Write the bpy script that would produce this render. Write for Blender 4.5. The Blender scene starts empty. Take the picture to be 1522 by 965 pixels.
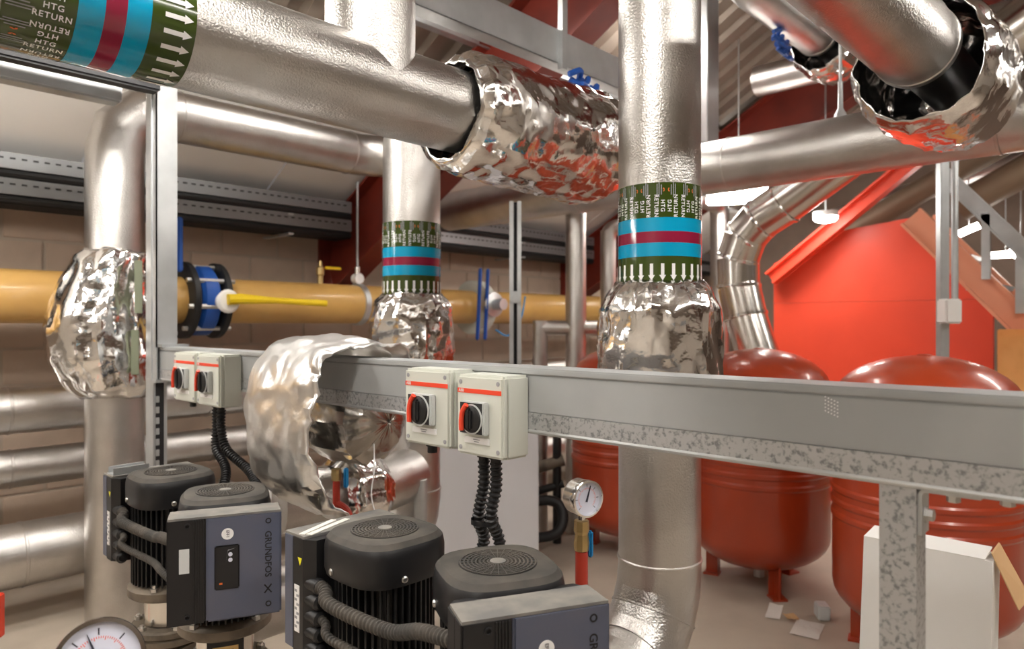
import bpy, bmesh, math, random
from mathutils import Vector, Matrix, noise
random.seed(7)
S = bpy.context.scene
C = S.collection
PI = math.pi
V = Vector
# ------------------------------------------------------------------ camera
F, CX, CY = 1047.0, 761.0, 482.5
HEAD = math.radians(43.7)
EYE = V((0, 0, 1.5))
FWD = V((math.cos(HEAD), math.sin(HEAD), 0)); RGT = V((math.sin(HEAD), -math.cos(HEAD), 0)); UP = V((0, 0, 1))
def ray(px, py): return FWD + RGT * ((px - CX) / F) + UP * ((CY - py) / F)
def P(px, py, d=None, X=None, Y=None, Z=None):
    r = ray(px, py)
    t = d if d is not None else (X / r.x if X is not None else (Y / r.y if Y is not None else (Z - 1.5) / r.z))
    return EYE + r * t
cam = bpy.data.cameras.new('camera'); co = bpy.data.objects.new('camera', cam); C.objects.link(co)
co.location = EYE; co.rotation_euler = (PI / 2, 0, HEAD - PI / 2)
cam.sensor_width = 36; cam.lens = 36 * F / 1522; cam.clip_start = 0.02
cam.dof.use_dof = True; cam.dof.focus_distance = 1.75; cam.dof.aperture_fstop = 3.2
S.camera = co
S.view_settings.view_transform = 'Standard'; S.view_settings.look = 'None'
S.view_settings.gamma = 1; S.view_settings.use_curve_mapping = False
S.view_settings.exposure = 1.0
w = bpy.data.worlds.new('world'); S.world = w; w.use_nodes = True
w.node_tree.nodes['Background'].inputs[0].default_value = (.8, .85, 1, 1)
w.node_tree.nodes['Background'].inputs[1].default_value = .4
LAMP_POWER = 16.0
# ------------------------------------------------------------------ materials
MATS = {}
def mat(name, col, rough=.5, metal=0, bump=None, vary=None, coat=0, emit=None, aniso=0):
    m = bpy.data.materials.new(name); m.use_nodes = True; MATS[name] = m
    nt = m.node_tree; N = nt.nodes; L = nt.links; b = N['Principled BSDF']
    b.inputs['Base Color'].default_value = (*col, 1); b.inputs['Roughness'].default_value = rough
    b.inputs['Metallic'].default_value = metal; b.inputs['Coat Weight'].default_value = coat
    b.inputs['Coat Roughness'].default_value = .08
    if emit:
        b.inputs['Emission Color'].default_value = (*emit[0], 1); b.inputs['Emission Strength'].default_value = emit[1]
    tc = N.new('ShaderNodeTexCoord')
    if vary:   # (scale, colour2, low, high, detail)
        n = N.new('ShaderNodeTexNoise'); n.inputs['Scale'].default_value = vary[0]; n.inputs['Detail'].default_value = vary[4] if len(vary) > 4 else 5
        L.new(tc.outputs['Object'], n.inputs['Vector'])
        r = N.new('ShaderNodeValToRGB'); r.color_ramp.elements[0].position = vary[2]; r.color_ramp.elements[1].position = vary[3]
        r.color_ramp.elements[0].color = (*col, 1); r.color_ramp.elements[1].color = (*vary[1], 1)
        L.new(n.outputs['Fac'], r.inputs['Fac']); L.new(r.outputs['Color'], b.inputs['Base Color'])
    if bump:   # list of (kind, scale, strength, distance)
        prev = None
        for kind, sc, st, dist in bump:
            n = N.new('ShaderNodeTexVoronoi' if kind == 'v' else 'ShaderNodeTexNoise'); n.inputs['Scale'].default_value = sc
            L.new(tc.outputs['Object'], n.inputs['Vector'])
            bp = N.new('ShaderNodeBump'); bp.inputs['Strength'].default_value = st; bp.inputs['Distance'].default_value = dist
            L.new(n.outputs['Distance' if kind == 'v' else 'Fac'], bp.inputs['Height'])
            if prev: L.new(prev.outputs['Normal'], bp.inputs['Normal'])
            prev = bp
        L.new(prev.outputs['Normal'], b.inputs['Normal'])
    return m
mat('cladding', (.63, .61, .59), .31, 1, [('n', 170, .38, .005), ('n', 3, .12, .03)], (5, (.53, .51, .49), .4, .65))
mat('foil', (.90, .89, .88), .13, 1, [('n', 30, .25, .008), ('n', 9, .25, .02)])
mat('dull_foil', (.84, .83, .82), .31, 1, [('n', 26, .25, .008), ('n', 7, .25, .02)])
mat('galv', (.60, .62, .63), .42, .75, [('n', 40, .05, .003)], (6, (.50, .52, .53), .35, .65))
mat('spangle', (.50, .51, .52), .45, .6, [('n', 60, .1, .002)], (120, (.24, .25, .26), .50, .66, 6))
mat('trunking_grey', (.42, .435, .44), .5, .25, None, (3, (.36, .375, .38), .4, .6))
mat('slot_black', (.012, .012, .014), .6)
mat('black_plastic', (.0105, .0105, .012), .42, 0, [('n', 250, .05, .001)])
mat('motor_black', (.014, .014, .015), .45, .1)
mat('dusty', (.050, .046, .041), .75, 0, [('n', 90, .08, .002)], (9, (.105, .09, .075), .4, .7))
mat('dusty_light', (.24, .225, .20), .8, 0, None, (12, (.15, .145, .14), .4, .65))
mat('drive_blue', (.095, .11, .165), .42, .15, None, (8, (.115, .12, .16), .4, .7))
mat('cast_grey', (.20, .165, .125), .6, .3, [('n', 60, .2, .003)], (14, (.09, .075, .06), .45, .7))
mat('stainless', (.72, .69, .65), .22, 1)
mat('chrome', (.85, .85, .84), .12, 1)
mat('steel_bolt', (.6, .59, .57), .35, 1)
mat('enclosure', (.64, .66, .60), .38, 0, None)
mat('switch_grey', (.58, .60, .60), .4)
mat('white_print', (.85, .85, .85), .5)
mat('grey_print', (.33, .33, .35), .6)
mat('orange_print', (.75, .16, .03), .5)
mat('signal_red', (.85, .07, .03), .35)
mat('band_green', (.040, .066, .008), .14, 0, [('n', 14, .12, .01)], coat=.6)
mat('band_blue', (.0, .34, .58), .14, 0, [('n', 14, .12, .01)], coat=.6)
mat('band_maroon', (.27, .012, .045), .14, 0, [('n', 14, .12, .01)], coat=.6)
mat('tank_red', (.37, .042, .010), .30, 0, [('n', 3, .05, .02)], (4, (.33, .036, .009), .4, .7), coat=.35)
mat('wall_red', (.80, .075, .032), .42, 0, None, (2, (.74, .066, .028), .4, .7))
mat('steel_red', (.20, .022, .010), .5, 0, None, (5, (.15, .018, .010), .4, .7))
mat('stair_pink', (.78, .33, .20), .45)
mat('pipe_red', (.42, .035, .018), .4)
mat('gas_yellow', (.62, .37, .11), .36, 0, None, (3, (.52, .30, .09), .4, .7), coat=.3)
mat('lever_yellow', (.85, .60, .01), .4)
mat('lever_blue', (.012, .08, .36), .4)
mat('handle_blue', (.01, .23, .55), .4)
mat('brass', (.55, .40, .18), .35, .9)
mat('block', (.60, .475, .375), .9, 0, [('n', 120, .3, .003)], (5, (.52, .41, .325), .35, .7))
mat('mortar', (.52, .44, .36), .95)
mat('end_wall', (.24, .18, .14), .9, 0, None, (3, (.19, .14, .11), .4, .7))
mat('foil_dark_reflection', (.50, .47, .43), .24, 1, [('n', 26, .25, .008)])  # bag foil, dark reflections of its surroundings put into the base colour
mat('floor_concrete', (.50, .43, .35), .7, 0, [('n', 30, .1, .004)], (2.2, (.38, .32, .26), .35, .7, 8))
mat('white_paint', (.90, .89, .87), .5)
mat('tray_steel', (.30, .31, .32), .45, .7)
mat('cabinet_white', (.62, .62, .65), .4)
mat('card_white', (.78, .77, .75), .6)
mat('card_brown', (.58, .36, .18), .8)
mat('duct_brown', (.20, .14, .09), .5, .2)
mat('deck', (.30, .245, .20), .45, .3, None, (2, (.24, .195, .16), .4, .6))
mat('paint_wall', (.62, .57, .50), .8, 0, None, (1.5, (.55, .50, .44), .4, .7))
mat('wood_orange', (.85, .42, .14), .55, 0, None, (6, (.75, .33, .09), .4, .7))
mat('cable_black', (.01, .01, .011), .5)
mat('tape_green', (.20, .22, .15), .7)
mat('dial_white', (.66, .68, .80), .3, coat=.5)
mat('tick_black', (.03, .03, .05), .5)
mat('lamp', (.9, .9, .9), .5, emit=((1, .95, .88), LAMP_POWER))
mat('paper', (.75, .73, .68), .8)
mat('sign_yellow', (.85, .78, .02), .5)
M = MATS
# ------------------------------------------------------------------ mesh helpers
def frame(d):
    d = d.normalized(); a = V((0, 0, 1)) if abs(d.z) < .9 else V((1, 0, 0))
    e1 = d.cross(a).normalized(); return e1, d.cross(e1).normalized()
class MB:
    def __init__(s): s.v = []; s.f = []
    def add(s, vs, fs):
        o = len(s.v); s.v += [V(v) for v in vs]; s.f += [tuple(i + o for i in f) for f in fs]; return s
    def box(s, c, size, rz=0, bev=0, ry=0):
        bm = bmesh.new(); bmesh.ops.create_cube(bm, size=1)
        for v in bm.verts: v.co = V((v.co.x * size[0], v.co.y * size[1], v.co.z * size[2]))
        if bev: bmesh.ops.bevel(bm, geom=bm.edges[:], offset=bev, segments=2, affect='EDGES')
        mt = Matrix.Translation(V(c)) @ Matrix.Rotation(rz, 4, 'Z') @ Matrix.Rotation(ry, 4, 'Y')
        bm.verts.index_update()
        s.add([mt @ v.co for v in bm.verts], [[v.index for v in f.verts] for f in bm.faces]); bm.free(); return s
    def b2(s, a, b, bev=0):
        a, b = V(a), V(b); return s.box((a + b) / 2, [abs(x) for x in (b - a)], 0, bev)
    def rings(s, rings, cap=True, closed=False):
        n = len(rings[0]); vs = [p for r in rings for p in r]; fs = []
        for i in range(len(rings) - (0 if closed else 1)):
            j = (i + 1) % len(rings)
            for k in range(n):
                fs.append((i * n + k, i * n + (k + 1) % n, j * n + (k + 1) % n, j * n + k))
        if cap and not closed:
            fs.append(tuple(range(n))[::-1]); fs.append(tuple((len(rings) - 1) * n + k for k in range(n)))
        return s.add(vs, fs)
    def lathe(s, o, axis, prof, n=32, cap=True):
        axis = V(axis).normalized(); e1, e2 = frame(axis); o = V(o)
        return s.rings([[o + axis * h + (e1 * math.cos(2 * PI * k / n) + e2 * math.sin(2 * PI * k / n)) * max(r, 1e-4) for k in range(n)] for h, r in prof], cap)
    def cyl(s, a, b, r, r2=None, n=24):
        a, b = V(a), V(b); return s.lathe(a, b - a, [(0, r), ((b - a).length, r if r2 is None else r2)], n)
    def tube(s, pts, r, n=16, cap=True):
        pts = [V(p) for p in pts]; rs = r if isinstance(r, (list, tuple)) else [r] * len(pts)
        t0 = (pts[1] - pts[0]).normalized(); e1, _ = frame(t0); out = []
        for i, p in enumerate(pts):
            t = (pts[min(i + 1, len(pts) - 1)] - pts[max(i - 1, 0)]).normalized()
            e1 = (e1 - t * e1.dot(t)).normalized(); e2 = t.cross(e1)
            out.append([p + (e1 * math.cos(2 * PI * k / n) + e2 * math.sin(2 * PI * k / n)) * rs[i] for k in range(n)])
        return s.rings(out, cap)
    def prism(s, poly, d):      # poly: 3-D points, d: extrusion vector
        n = len(poly); d = V(d); vs = [V(p) for p in poly] + [V(p) + d for p in poly]
        fs = [tuple(range(n))[::-1], tuple(range(n, 2 * n))] + [(k, (k + 1) % n, n + (k + 1) % n, n + k) for k in range(n)]
        return s.add(vs, fs)
    def mesh(s, name, m, sharp=35):
        me = bpy.data.meshes.new(name); me.from_pydata([tuple(v) for v in s.v], [], s.f); me.materials.append(M[m])
        bm = bmesh.new(); bm.from_mesh(me); bmesh.ops.recalc_face_normals(bm, faces=bm.faces[:]); bm.to_mesh(me); bm.free()
        if sharp:
            me.shade_smooth(); me.set_sharp_from_angle(angle=math.radians(sharp))
        return me
    def build(s, name, m, parent=None, sharp=35, **k):
        o = bpy.data.objects.new(name, s.mesh(name, m, sharp)); C.objects.link(o)
        if parent is not None: o.parent = parent
        tag(o, **k); return o
def tag(o, label=None, cat=None, group=None, kind=None):
    for k, v in (('label', label), ('category', cat), ('group', group), ('kind', kind)):
        if v: o[k] = v
    return o
def thing(name, label, cat, loc=(0, 0, 0), rz=0, group=None):
    o = bpy.data.objects.new(name, None); C.objects.link(o); o.location = loc; o.rotation_euler.z = rz
    o.empty_display_size = .1
    return tag(o, label, cat, group)
def inst(name, me, parent, loc=(0, 0, 0), rot=(0, 0, 0)):
    o = bpy.data.objects.new(name, me); C.objects.link(o); o.parent = parent; o.location = loc; o.rotation_euler = rot; return o
def bend(pts, rad, n=8):        # round the corners of a polyline
    pts = [V(p) for p in pts]; out = [pts[0]]
    for i in range(1, len(pts) - 1):
        a = (pts[i - 1] - pts[i]).normalized(); b = (pts[i + 1] - pts[i]).normalized()
        p, q = pts[i] + a * rad, pts[i] + b * rad
        for k in range(n + 1):
            t = k / n; out.append(p * (1 - t) ** 2 + pts[i] * 2 * t * (1 - t) + q * t * t)
    return out + [pts[-1]]
def dense(pts, step):
    out = []
    for a, b in zip(pts[:-1], pts[1:]):
        n = max(1, int((b - a).length / step)); out += [a.lerp(b, k / n) for k in range(n)]
    return out + [pts[-1]]
def catmull(pts, n=12):
    pts = [V(p) for p in pts]; q = [pts[0] * 2 - pts[1]] + pts + [pts[-1] * 2 - pts[-2]]; out = []
    for i in range(1, len(q) - 2):
        for k in range(n):
            t = k / n; a, b, c, d = q[i - 1], q[i], q[i + 1], q[i + 2]
            out.append(.5 * (2 * b + (c - a) * t + (2 * a - 5 * b + 4 * c - d) * t * t + (3 * b - a - 3 * c + d) * t ** 3))
    return out + [pts[-1]]
def ribbed(pts, r, pitch=.0125, depth=.24, n=14):
    src = catmull(pts, 24); acc = [0]
    for a, b in zip(src[:-1], src[1:]): acc.append(acc[-1] + (b - a).length)
    n_ = max(8, int(acc[-1] / pitch * 4)); out = []; rs = []; k = 0
    for i in range(n_ + 1):      # even steps along the length, two crest and two groove rings a pitch
        L = acc[-1] * i / n_
        while k < len(src) - 2 and acc[k + 1] < L: k += 1
        out.append(src[k].lerp(src[k + 1], min(1, (L - acc[k]) / max(1e-9, acc[k + 1] - acc[k])))); rs.append(r if i % 4 < 2 else r * (1 - depth))
    return MB().tube(out, rs, n)
def text2d(body, size, spacing=1.0):
    cu = bpy.data.curves.new('t', 'FONT'); cu.body = body; cu.size = size; cu.align_x = 'CENTER'; cu.align_y = 'CENTER'; cu.space_character = spacing
    cu.resolution_u = 3; cu.offset = size * .018
    o = bpy.data.objects.new('t', cu); me = bpy.data.meshes.new_from_object(o)
    vs = [(v.co.x, v.co.y) for v in me.vertices]; fs = [tuple(p.vertices) for p in me.polygons]
    bpy.data.objects.remove(o); bpy.data.curves.remove(cu); bpy.data.meshes.remove(me); return vs, fs
def crumple(p, sc, seed):
    q = p * sc + V((seed, seed * 1.7, -seed)); d, _ = noise.voronoi(q)
    return min(1, (d[1] - d[0]) * 1.8) + .5 * noise.noise(q * .6)
def folds(q):
    """sharp-crested pleats"""
    a = 1 - abs(noise.noise(q)) * 2.2; b = 1 - abs(noise.noise(q * 2.1 + V((7, 3, 1)))) * 2.2
    return a * .65 + b * .35
def foil(o, axis, prof, amp=.02, sc=9, seed=1.0, nu=72, off=None, squash=(1, 1), solid=.004, nv=36, fine=.16, stretch=.30):
    """crumpled foil sleeve round an axis; prof: (height, radius) list"""
    axis = V(axis).normalized(); e1, e2 = frame(axis); o = V(o); mb = MB(); rr = []
    H0, H1 = prof[0][0], prof[-1][0]
    for i in range(nv + 1):
        h = H0 + (H1 - H0) * i / nv
        for (a, ra), (b, rb) in zip(prof[:-1], prof[1:]):
            if a <= h <= b + 1e-9: r = ra + (rb - ra) * ((h - a) / max(1e-6, b - a)); break
        ring = []
        for k in range(nu):
            t = 2 * PI * k / nu; dirv = e1 * math.cos(t) * squash[0] + e2 * math.sin(t) * squash[1]
            p = o + axis * h + dirv * r
            if off: p = p + off(h, t)
            g = (dirv * .2 + axis * (h * stretch) + axis * .12 * noise.noise(dirv * 1.5 + V((seed, 0, 0)))) * (sc * 1.5) + V((seed, seed * 1.7, -seed))
            v_ = i / nv; gat = max(0, 1 - min(v_, 1 - v_) * 5)
            q = p + dirv * (amp * (folds(g) - .4) * .75 + amp * (fine + gat * .30) * (crumple(p, sc * 1.9, seed + 5) - .6))
            q += axis * (amp * (.3 + gat * .35) * noise.noise(p * 14 + V((seed, 3, 1))))
            ring.append(q)
        rr.append(ring)
    mb.rings(rr, cap=False); return mb
def thicken(o, t=.004):
    md = o.modifiers.new('thickness', 'SOLIDIFY'); md.thickness = t; md.offset = -1; return o
# ------------------------------------------------------------------ the room
WY = 5.2
MB().b2((-3.5, -6, -.12), (9.2, 5.5, 0)).build('floor', 'floor_concrete', kind='structure')
wl = MB().b2((-3.5, WY + .006, 0), (9, WY + .2, 2.45)).build('wall_left', 'mortar', kind='structure', sharp=0)
bw, bh = .44, .215
brick = MB().box((0, 0, 0), (bw - .010, .05, bh - .010), 0, .004).mesh('block', 'block', 0)
for r in range(11):
    for c in range(21):
        x = -.4 + c * .45 + (.225 if r % 2 else 0)
        inst('block', brick, wl, (x, WY + .02 + random.uniform(-.003, .003), .1125 + r * .225))
def brick_wall(name, a, b):
    return MB().b2(a, b).build(name, 'paint_wall', kind='structure', sharp=0)
MB().b2((9, -6, 0), (9.2, 5.4, 5.6)).build('wall_end', 'end_wall', kind='structure', sharp=0); brick_wall('wall_right', (-3.5, -6.2, 0), (9.2, -6, 2.6)); brick_wall('wall_back', (-3.7, -6, 0), (-3.5, 5.4, 5.6))
def zroof(y): return 2.42 + (5.1 - y) * .55 if y > -.5 else 2.42 + 5.6 * .55 - (-.5 - y) * .55
def deck(y0, y1, name):
    prof = []; x = -3.6
    while x < 9.2:
        prof += [(x, 0), (x + .09, 0), (x + .115, .045), (x + .185, .045)]; x += .21
    vs = [(x, y0, zroof(y0) + z) for x, z in prof] + [(x, y1, zroof(y1) + z) for x, z in prof]; n = len(prof)
    return MB().add(vs, [(i, i + 1, n + i + 1, n + i) for i in range(n - 1)]).build(name, 'deck', kind='structure', sharp=0)
deck(4.15, -.499, 'ceiling'); deck(-.501, -6.3, 'ceiling_far_slope')
cl = MB().build('trim_1', 'white_paint', kind='structure') if False else None
lin = thing('trim_1', None, None); lin['kind'] = 'structure'
x = -3.5
while x < 9:        # white liner panels along the eaves
    y0, y1 = 5.45, 4.12
    MB().prism([(x + .006, y0, zroof(y0) - .05), (x + 1.194, y0, zroof(y0) - .05), (x + 1.194, y1, zroof(y1) - .05), (x + .006, y1, zroof(y1) - .05)], (0, 0, .05)).build('liner_panel', 'white_paint', lin, 0)
    x += 1.2
MB().b2((-3.5, 5.12, 2.28), (9, 5.3, 2.40)).build('trim_2', 'dusty_light', kind='structure', sharp=0)
# steel frames
def ibeam(mb, a, b, depth, fw, tw=.012, tf=.02, side=V((1, 0, 0))):
    a, b = V(a), V(b); t = (b - a).normalized(); u = side.cross(t).normalized()
    if u.z < 0: u = -u
    def bar(c0, wd, hd):
        vs = []
        for p in (a, b):
            for sx, su in ((-1, -1), (1, -1), (1, 1), (-1, 1)): vs.append(p + u * c0 + side * (sx * wd / 2) + u * (su * hd / 2))
        mb.add(vs, [(0, 1, 2, 3), (4, 5, 6, 7), (0, 1, 5, 4), (1, 2, 6, 5), (2, 3, 7, 6), (3, 0, 4, 7)])
    bar(0, tw, depth); bar(depth / 2, fw, tf); bar(-depth / 2, fw, tf); return mb
for i, (X, lab) in enumerate(((3.22, 'dark red steel roof rafter meeting the block wall behind the yellow gas pipe'), (6.35, 'dark red steel roof rafter further along the block wall, behind the small pipes'))):
    t = thing('roof_rafter', lab, 'rafter', (0, 0, 0), 0, 'red portal rafters')
    dz = .40
    ibeam(MB(), (X, 5.2, zroof(5.2) - dz), (X, -.5, zroof(-.5) - dz), .50, .2).build('beam', 'steel_red', t, 0)
    ibeam(MB(), (X, -.5, zroof(-.5) - dz), (X, -6, zroof(-6) - dz), .50, .2).build('beam', 'steel_red', t, 0)
    MB().b2((X - .11, 5.17, zroof(5.2) - .70), (X + .11, 5.205, zroof(5.2) - .09)).build('end_plate', 'steel_red', t, 0)
    MB().prism([(X - .006, 5.18, zroof(5.18) - .66), (X - .006, 5.18, zroof(5.18) - .80), (X - .006, 4.78, zroof(4.78) - .66)], (.012, 0, 0)).build('haunch_plate', 'steel_red', t, 0)
    MB().box((X - .012, 4.35, 2.43), (.014, .22, .3)).build('stiffener', 'steel_red', t, 0)
for y in (3.3, 2.0, .7):
    MB().b2((-3.5, y - .03, zroof(y) - .118), (9, y + .03, zroof(y) - .014)).build('roof_purlin', 'galv', None, 0, label='galvanised roof purlin under the corrugated deck, ' + {3.3: 'lowest one towards the eaves', 2.0: 'middle one of the slope', .7: 'highest one towards the ridge'}[y], cat='purlin', group='roof purlins')
def meet_roof(o):        # cut a pipe off at the underside of the sloping deck
    for v in o.data.vertices: v.co.z = min(v.co.z, zroof(v.co.y) + .004)
    return o
# lamps
def batten(x, y, z, rz, lab, L=1.5, wd=.16):
    t = thing('light_fitting', lab, 'light', (x, y, z), rz, 'batten lights')
    MB().box((0, 0, .05), (L + .04, wd * .8, .05), 0, .01).build('housing', 'white_paint', t)
    MB().box((0, 0, 0), (L, wd, .05), 0, .02).build('diffuser', 'lamp', t)
    for sx in (-.5, .5): MB().cyl((sx * L * .8, 0, .07), (sx * L * .8, 0, zroof(y) - z + .02), .004, n=6).build('hanger_rod', 'galv', t)
LAB = 'long white light fitting hung from the roof above '
batten(.2, .9, 3.3, 0, LAB + 'the pump aisle', 1.8, .22); batten(.4, 2.9, 2.8, 0, LAB + 'the isolator boxes', 1.8, .2)
batten(-1.6, .2, 3.2, PI / 2, LAB + 'the open floor behind the pumps', 1.8, .25); batten(1.3, -1.3, 3.4, 0, LAB + 'the floor opposite the trunking', 1.8, .25)
batten(3.2, -1.0, 3.3, 0, LAB + 'the floor past the white carton', 1.8, .22); batten(4.03, 2.6, 3.55, 0, LAB + 'the red vessels', 1.2, .2)
batten(5.6, -.6, 3.0, PI / 2, LAB + 'the steel stair', 1.5, .2); batten(-.9, 3.8, 2.3, 0, LAB + 'the far end of the cable trays, added out of view to brighten the block wall', 1.5, .2)  # cable tray lamp is added out of view to brighten the block wall
batten(2.1, 3.0, 3.32, 0, LAB + 'the labelled riser before the gas pipe, an unseen extra added to light the wall', 1.0, .16); batten(7.4, 3.4, 2.9, 0, LAB + 'the far end behind the red partition', 1.2, .2)  # riser lamp is an unseen extra, added to lift the wall behind the gas pipe
t = thing('panel_light', 'large square white light panel hanging behind the labelled pipe riser', 'light', P(1098, 292, d=5.7))
MB().box((0, 0, 0), (.5, .5, .05), .5, .015).build('diffuser', 'lamp', t); MB().box((0, 0, .05), (.46, .46, .05), .5, .01).build('housing', 'white_paint', t)
MB().cyl((0, 0, .05), (0, 0, zroof(t.location.y) - t.location.z + .02), .006, n=6).build('hanger_rod', 'galv', t)
p = P(1227, 326, X=5.75)
t = thing('bulkhead_light', 'small oval bulkhead light shining on the red partition', 'light', p)
MB().lathe((0, 0, -.03), (0, 0, 1), [(0, .02), (.012, .07), (.03, .09), (.05, .09)], 20).build('diffuser', 'lamp', t); MB().cyl((0, 0, .02), (0, 0, .06), .095).build('housing', 'white_paint', t)
MB().cyl((0, 0, .05), (0, 0, zroof(p.y) - p.z + .02), .006, n=6).build('hanger_rod', 'galv', t)
# ------------------------------------------------------------------ wrapped pipe labels
def band(o, axis, e1, r, L, parent):
    """colour band: origin at the text end, runs L along axis (the flow), e1 points out to the viewer"""
    o, axis, e1 = V(o), V(axis).normalized(), V(e1).normalized(); e2 = e1.cross(axis).normalized(); n = 64
    def sleeve(a, b, dr, nm, m, par):
        return MB().rings([[o + axis * h + (e1 * math.cos(2 * PI * k / n) + e2 * math.sin(2 * PI * k / n)) * (r + dr) for k in range(n)] for h in (a, b)], False).build(nm, m, par)
    g = sleeve(0, L, .0015, 'label_band', 'band_green', parent)
    sleeve(.35 * L, .487 * L, .0025, 'blue_stripe', 'band_blue', g); sleeve(.487 * L, .60 * L, .0025, 'maroon_stripe', 'band_maroon', g); sleeve(.60 * L, .735 * L, .0025, 'blue_stripe', 'band_blue', g)
    def wrap(vs, fs, a0, c0, flip=False, dr=.0028):
        out = []
        for a, c in vs:
            if flip: a, c = -a, -c
            th = (c0 + c) / r; out.append(o + axis * (a0 + a) + (e1 * math.cos(th) + e2 * math.sin(th)) * (r + dr))
        return out, fs
    na = 25; step = 2 * PI * r / na; al = .17 * L; sw = step * .15; hw = step * .30
    av = [(0, -sw), (al * .68, -sw), (al * .68, -hw), (al, 0), (al * .68, hw), (al * .68, sw), (0, sw)]
    for k in range(na):
        MB().add(*wrap(av, [(0, 1, 5, 6), (2, 3, 4)], .81 * L, k * step + .01)).build('arrow', 'white_print', g, 0)
    tm = MB(); lm = MB(); sm = MB()
    nt = 20; st = 2 * PI * r / nt; hs = st * .30
    T1, T2 = text2d('HTG', hs * 1.35, 1.15), text2d('RETURN', hs * 1.35, 1.15)
    for k in range(nt):
        fl = k % 2 == 1; sg = -1 if fl else 1; c = k * st
        MB().add(*wrap(*T1, .235 * L, c + sg * st * .24, fl)).build('lettering', 'white_print', g, 0); MB().add(*wrap(*T2, .235 * L, c - sg * st * .22, fl)).build('lettering', 'white_print', g, 0)
        for q, wd in ((.14, .05), (-.02, .075), (-.16, .06)):
            lv = [(-wd * L, -st * .03), (wd * L, -st * .03), (wd * L, st * .03), (-wd * L, st * .03)]
            sm.add(*wrap(lv, [(0, 1, 2, 3)], .075 * L, c + sg * st * q, fl))
        ov = [(.012 * L * math.cos(x * .5) * 1.6, st * .09 * math.sin(x * .5)) for x in range(8)] + [(.006 * L * math.cos(x * .5), st * .05 * math.sin(x * .5)) for x in range(7, -1, -1)]
        lm.add(*wrap(ov, [(i, i + 1, 14 - i, 15 - i) for i in range(7)], .075 * L, c + sg * st * .29, fl))
    sm.build('small_print', 'grey_print', g, 0, kind='stuff'); lm.build('emblem', 'orange_print', g, 0, kind='stuff')
# ------------------------------------------------------------------ big pipes
R = .135
# heating return header, along X
YH = 1.775; ZH = P(512, 118, Y=YH).z
hp = thing('return_pipe', 'large overhead metal clad pipe with green label band reading HTG RETURN along its length', 'pipe', (0, 0, 0))
MB().cyl((-3.4, YH, ZH), (1.72, YH, ZH), R, n=48).build('cladding', 'cladding', hp)
MB().cyl((1.70, YH, ZH), (2.5, YH, ZH), R * .8, n=32).build('bare_pipe', 'slot_black', hp)
band((.305, YH, ZH), (1, 0, 0), (0, -1, 0), R, .365, hp)
xb = P(551, 60, Y=YH).x
meet_roof(MB().cyl((xb, YH, ZH), (xb, YH, zroof(YH) + .08), .1335, n=48).build('branch', 'cladding', hp))
MB().lathe((1.64, YH, ZH), (1, 0, 0), [(0, R + .001), (.002, R + .003), (.02, R + .003), (.022, R + .001)], 48, False).build('end_trim', 'cladding', hp)
# jacket on it
def jacket(name, mb, m, **k):
    o = mb.build(name, m, None, 28, **k); thicken(o, .005); return o
jacket('foil_jacket', foil((1.55, YH, ZH), (1, 0, 0), [(0, .160), (.03, .195), (.12, .205), (.45, .215), (.74, .225), (.79, .20), (.80, .13)], .022, 6, 3.3, nu=80, nv=56, stretch=.3, fine=.28), 'foil', label='crumpled foil valve jacket at the end of the HTG RETURN pipe', cat='jacket', group='foil jackets')
# risers with labels
def riser(px, X, label, top=None):
    q = P(px, 482, X=X); t = thing('pipe_riser', label, 'pipe', (0, 0, 0), 0, 'labelled vertical risers'); x, y = q.x, q.y
    e1 = V((-x, -y, 0)).normalized(); rb = .30
    zb = .40
    # elbow at foot, turning towards the pumps
    ztp = top or zroof(y) + .08; pts = [V((x, y, ztp)), V((x, y, zb + rb))] + [V((x - rb + rb * math.cos(a), y, zb + rb - rb * math.sin(a))) for a in [PI / 2 * k / 6 for k in range(1, 7)]] + [V((1.24, y, zb))]
    meet_roof(MB().tube(pts[:2], R, 48).build('cladding', 'cladding', t))
    MB().tube([pts[1] + V((0, 0, .03))] + pts[1:], R + .0015, 48).build('elbow', 'cladding', t, 12)
    for k in (3, 5):
        ax = (pts[k + 1] - pts[k - 1]).normalized(); MB().lathe(pts[k] - ax * .004, ax, [(0, R), (.001, R + .005), (.007, R + .005), (.008, R)], 48, False).build('seam_bead', 'cladding', t)
    for z in (zb + rb + .02,): MB().lathe((x, y, z), (0, 0, 1), [(0, R), (.003, R + .005), (.009, R + .005), (.012, R)], 48, False).build('seam_bead', 'cladding', t)
    return t, x, y, e1
t, x, y, e1 = riser(980, 2.04, 'thick metal clad riser between the red vessels and trunking, with wide green label band')
d1 = (V((x, y, 0)) - e1 * -R).length
zt = P(980, 271, d=(V((x, y, 0)) + e1 * R).dot(FWD)).z; zb_ = P(980, 420, d=(V((x, y, 0)) + e1 * R).dot(FWD)).z
band((x, y, zt), (0, 0, -1), e1, R, zt - zb_, t)
jacket('foil_jacket', foil((x, y, zb_ - .50), (0, 0, 1), [(0, .15), (.03, .19), (.12, .205), (.30, .205), (.42, .195), (.48, .165), (.51, .142)], .022, 8, 1.3, nv=40), 'foil', label='wrinkled foil jacket under the label band of the riser by the red vessels', cat='jacket', group='foil jackets')
t, x, y, e1 = riser(612, 2.08, 'metal clad riser in front of the yellow gas pipe, with green label band', 2.32)
MB().tube([V((x, y, 2.32)), V((x, y, 2.34))] + [V((x + .26 - .26 * math.cos(a), y, 2.34 + .26 * math.sin(a))) for a in [PI / 2 * k / 5 for k in range(1, 6)]] + [V((3.72, y, 2.60))], R, 40).build('elbow', 'cladding', t)
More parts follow.
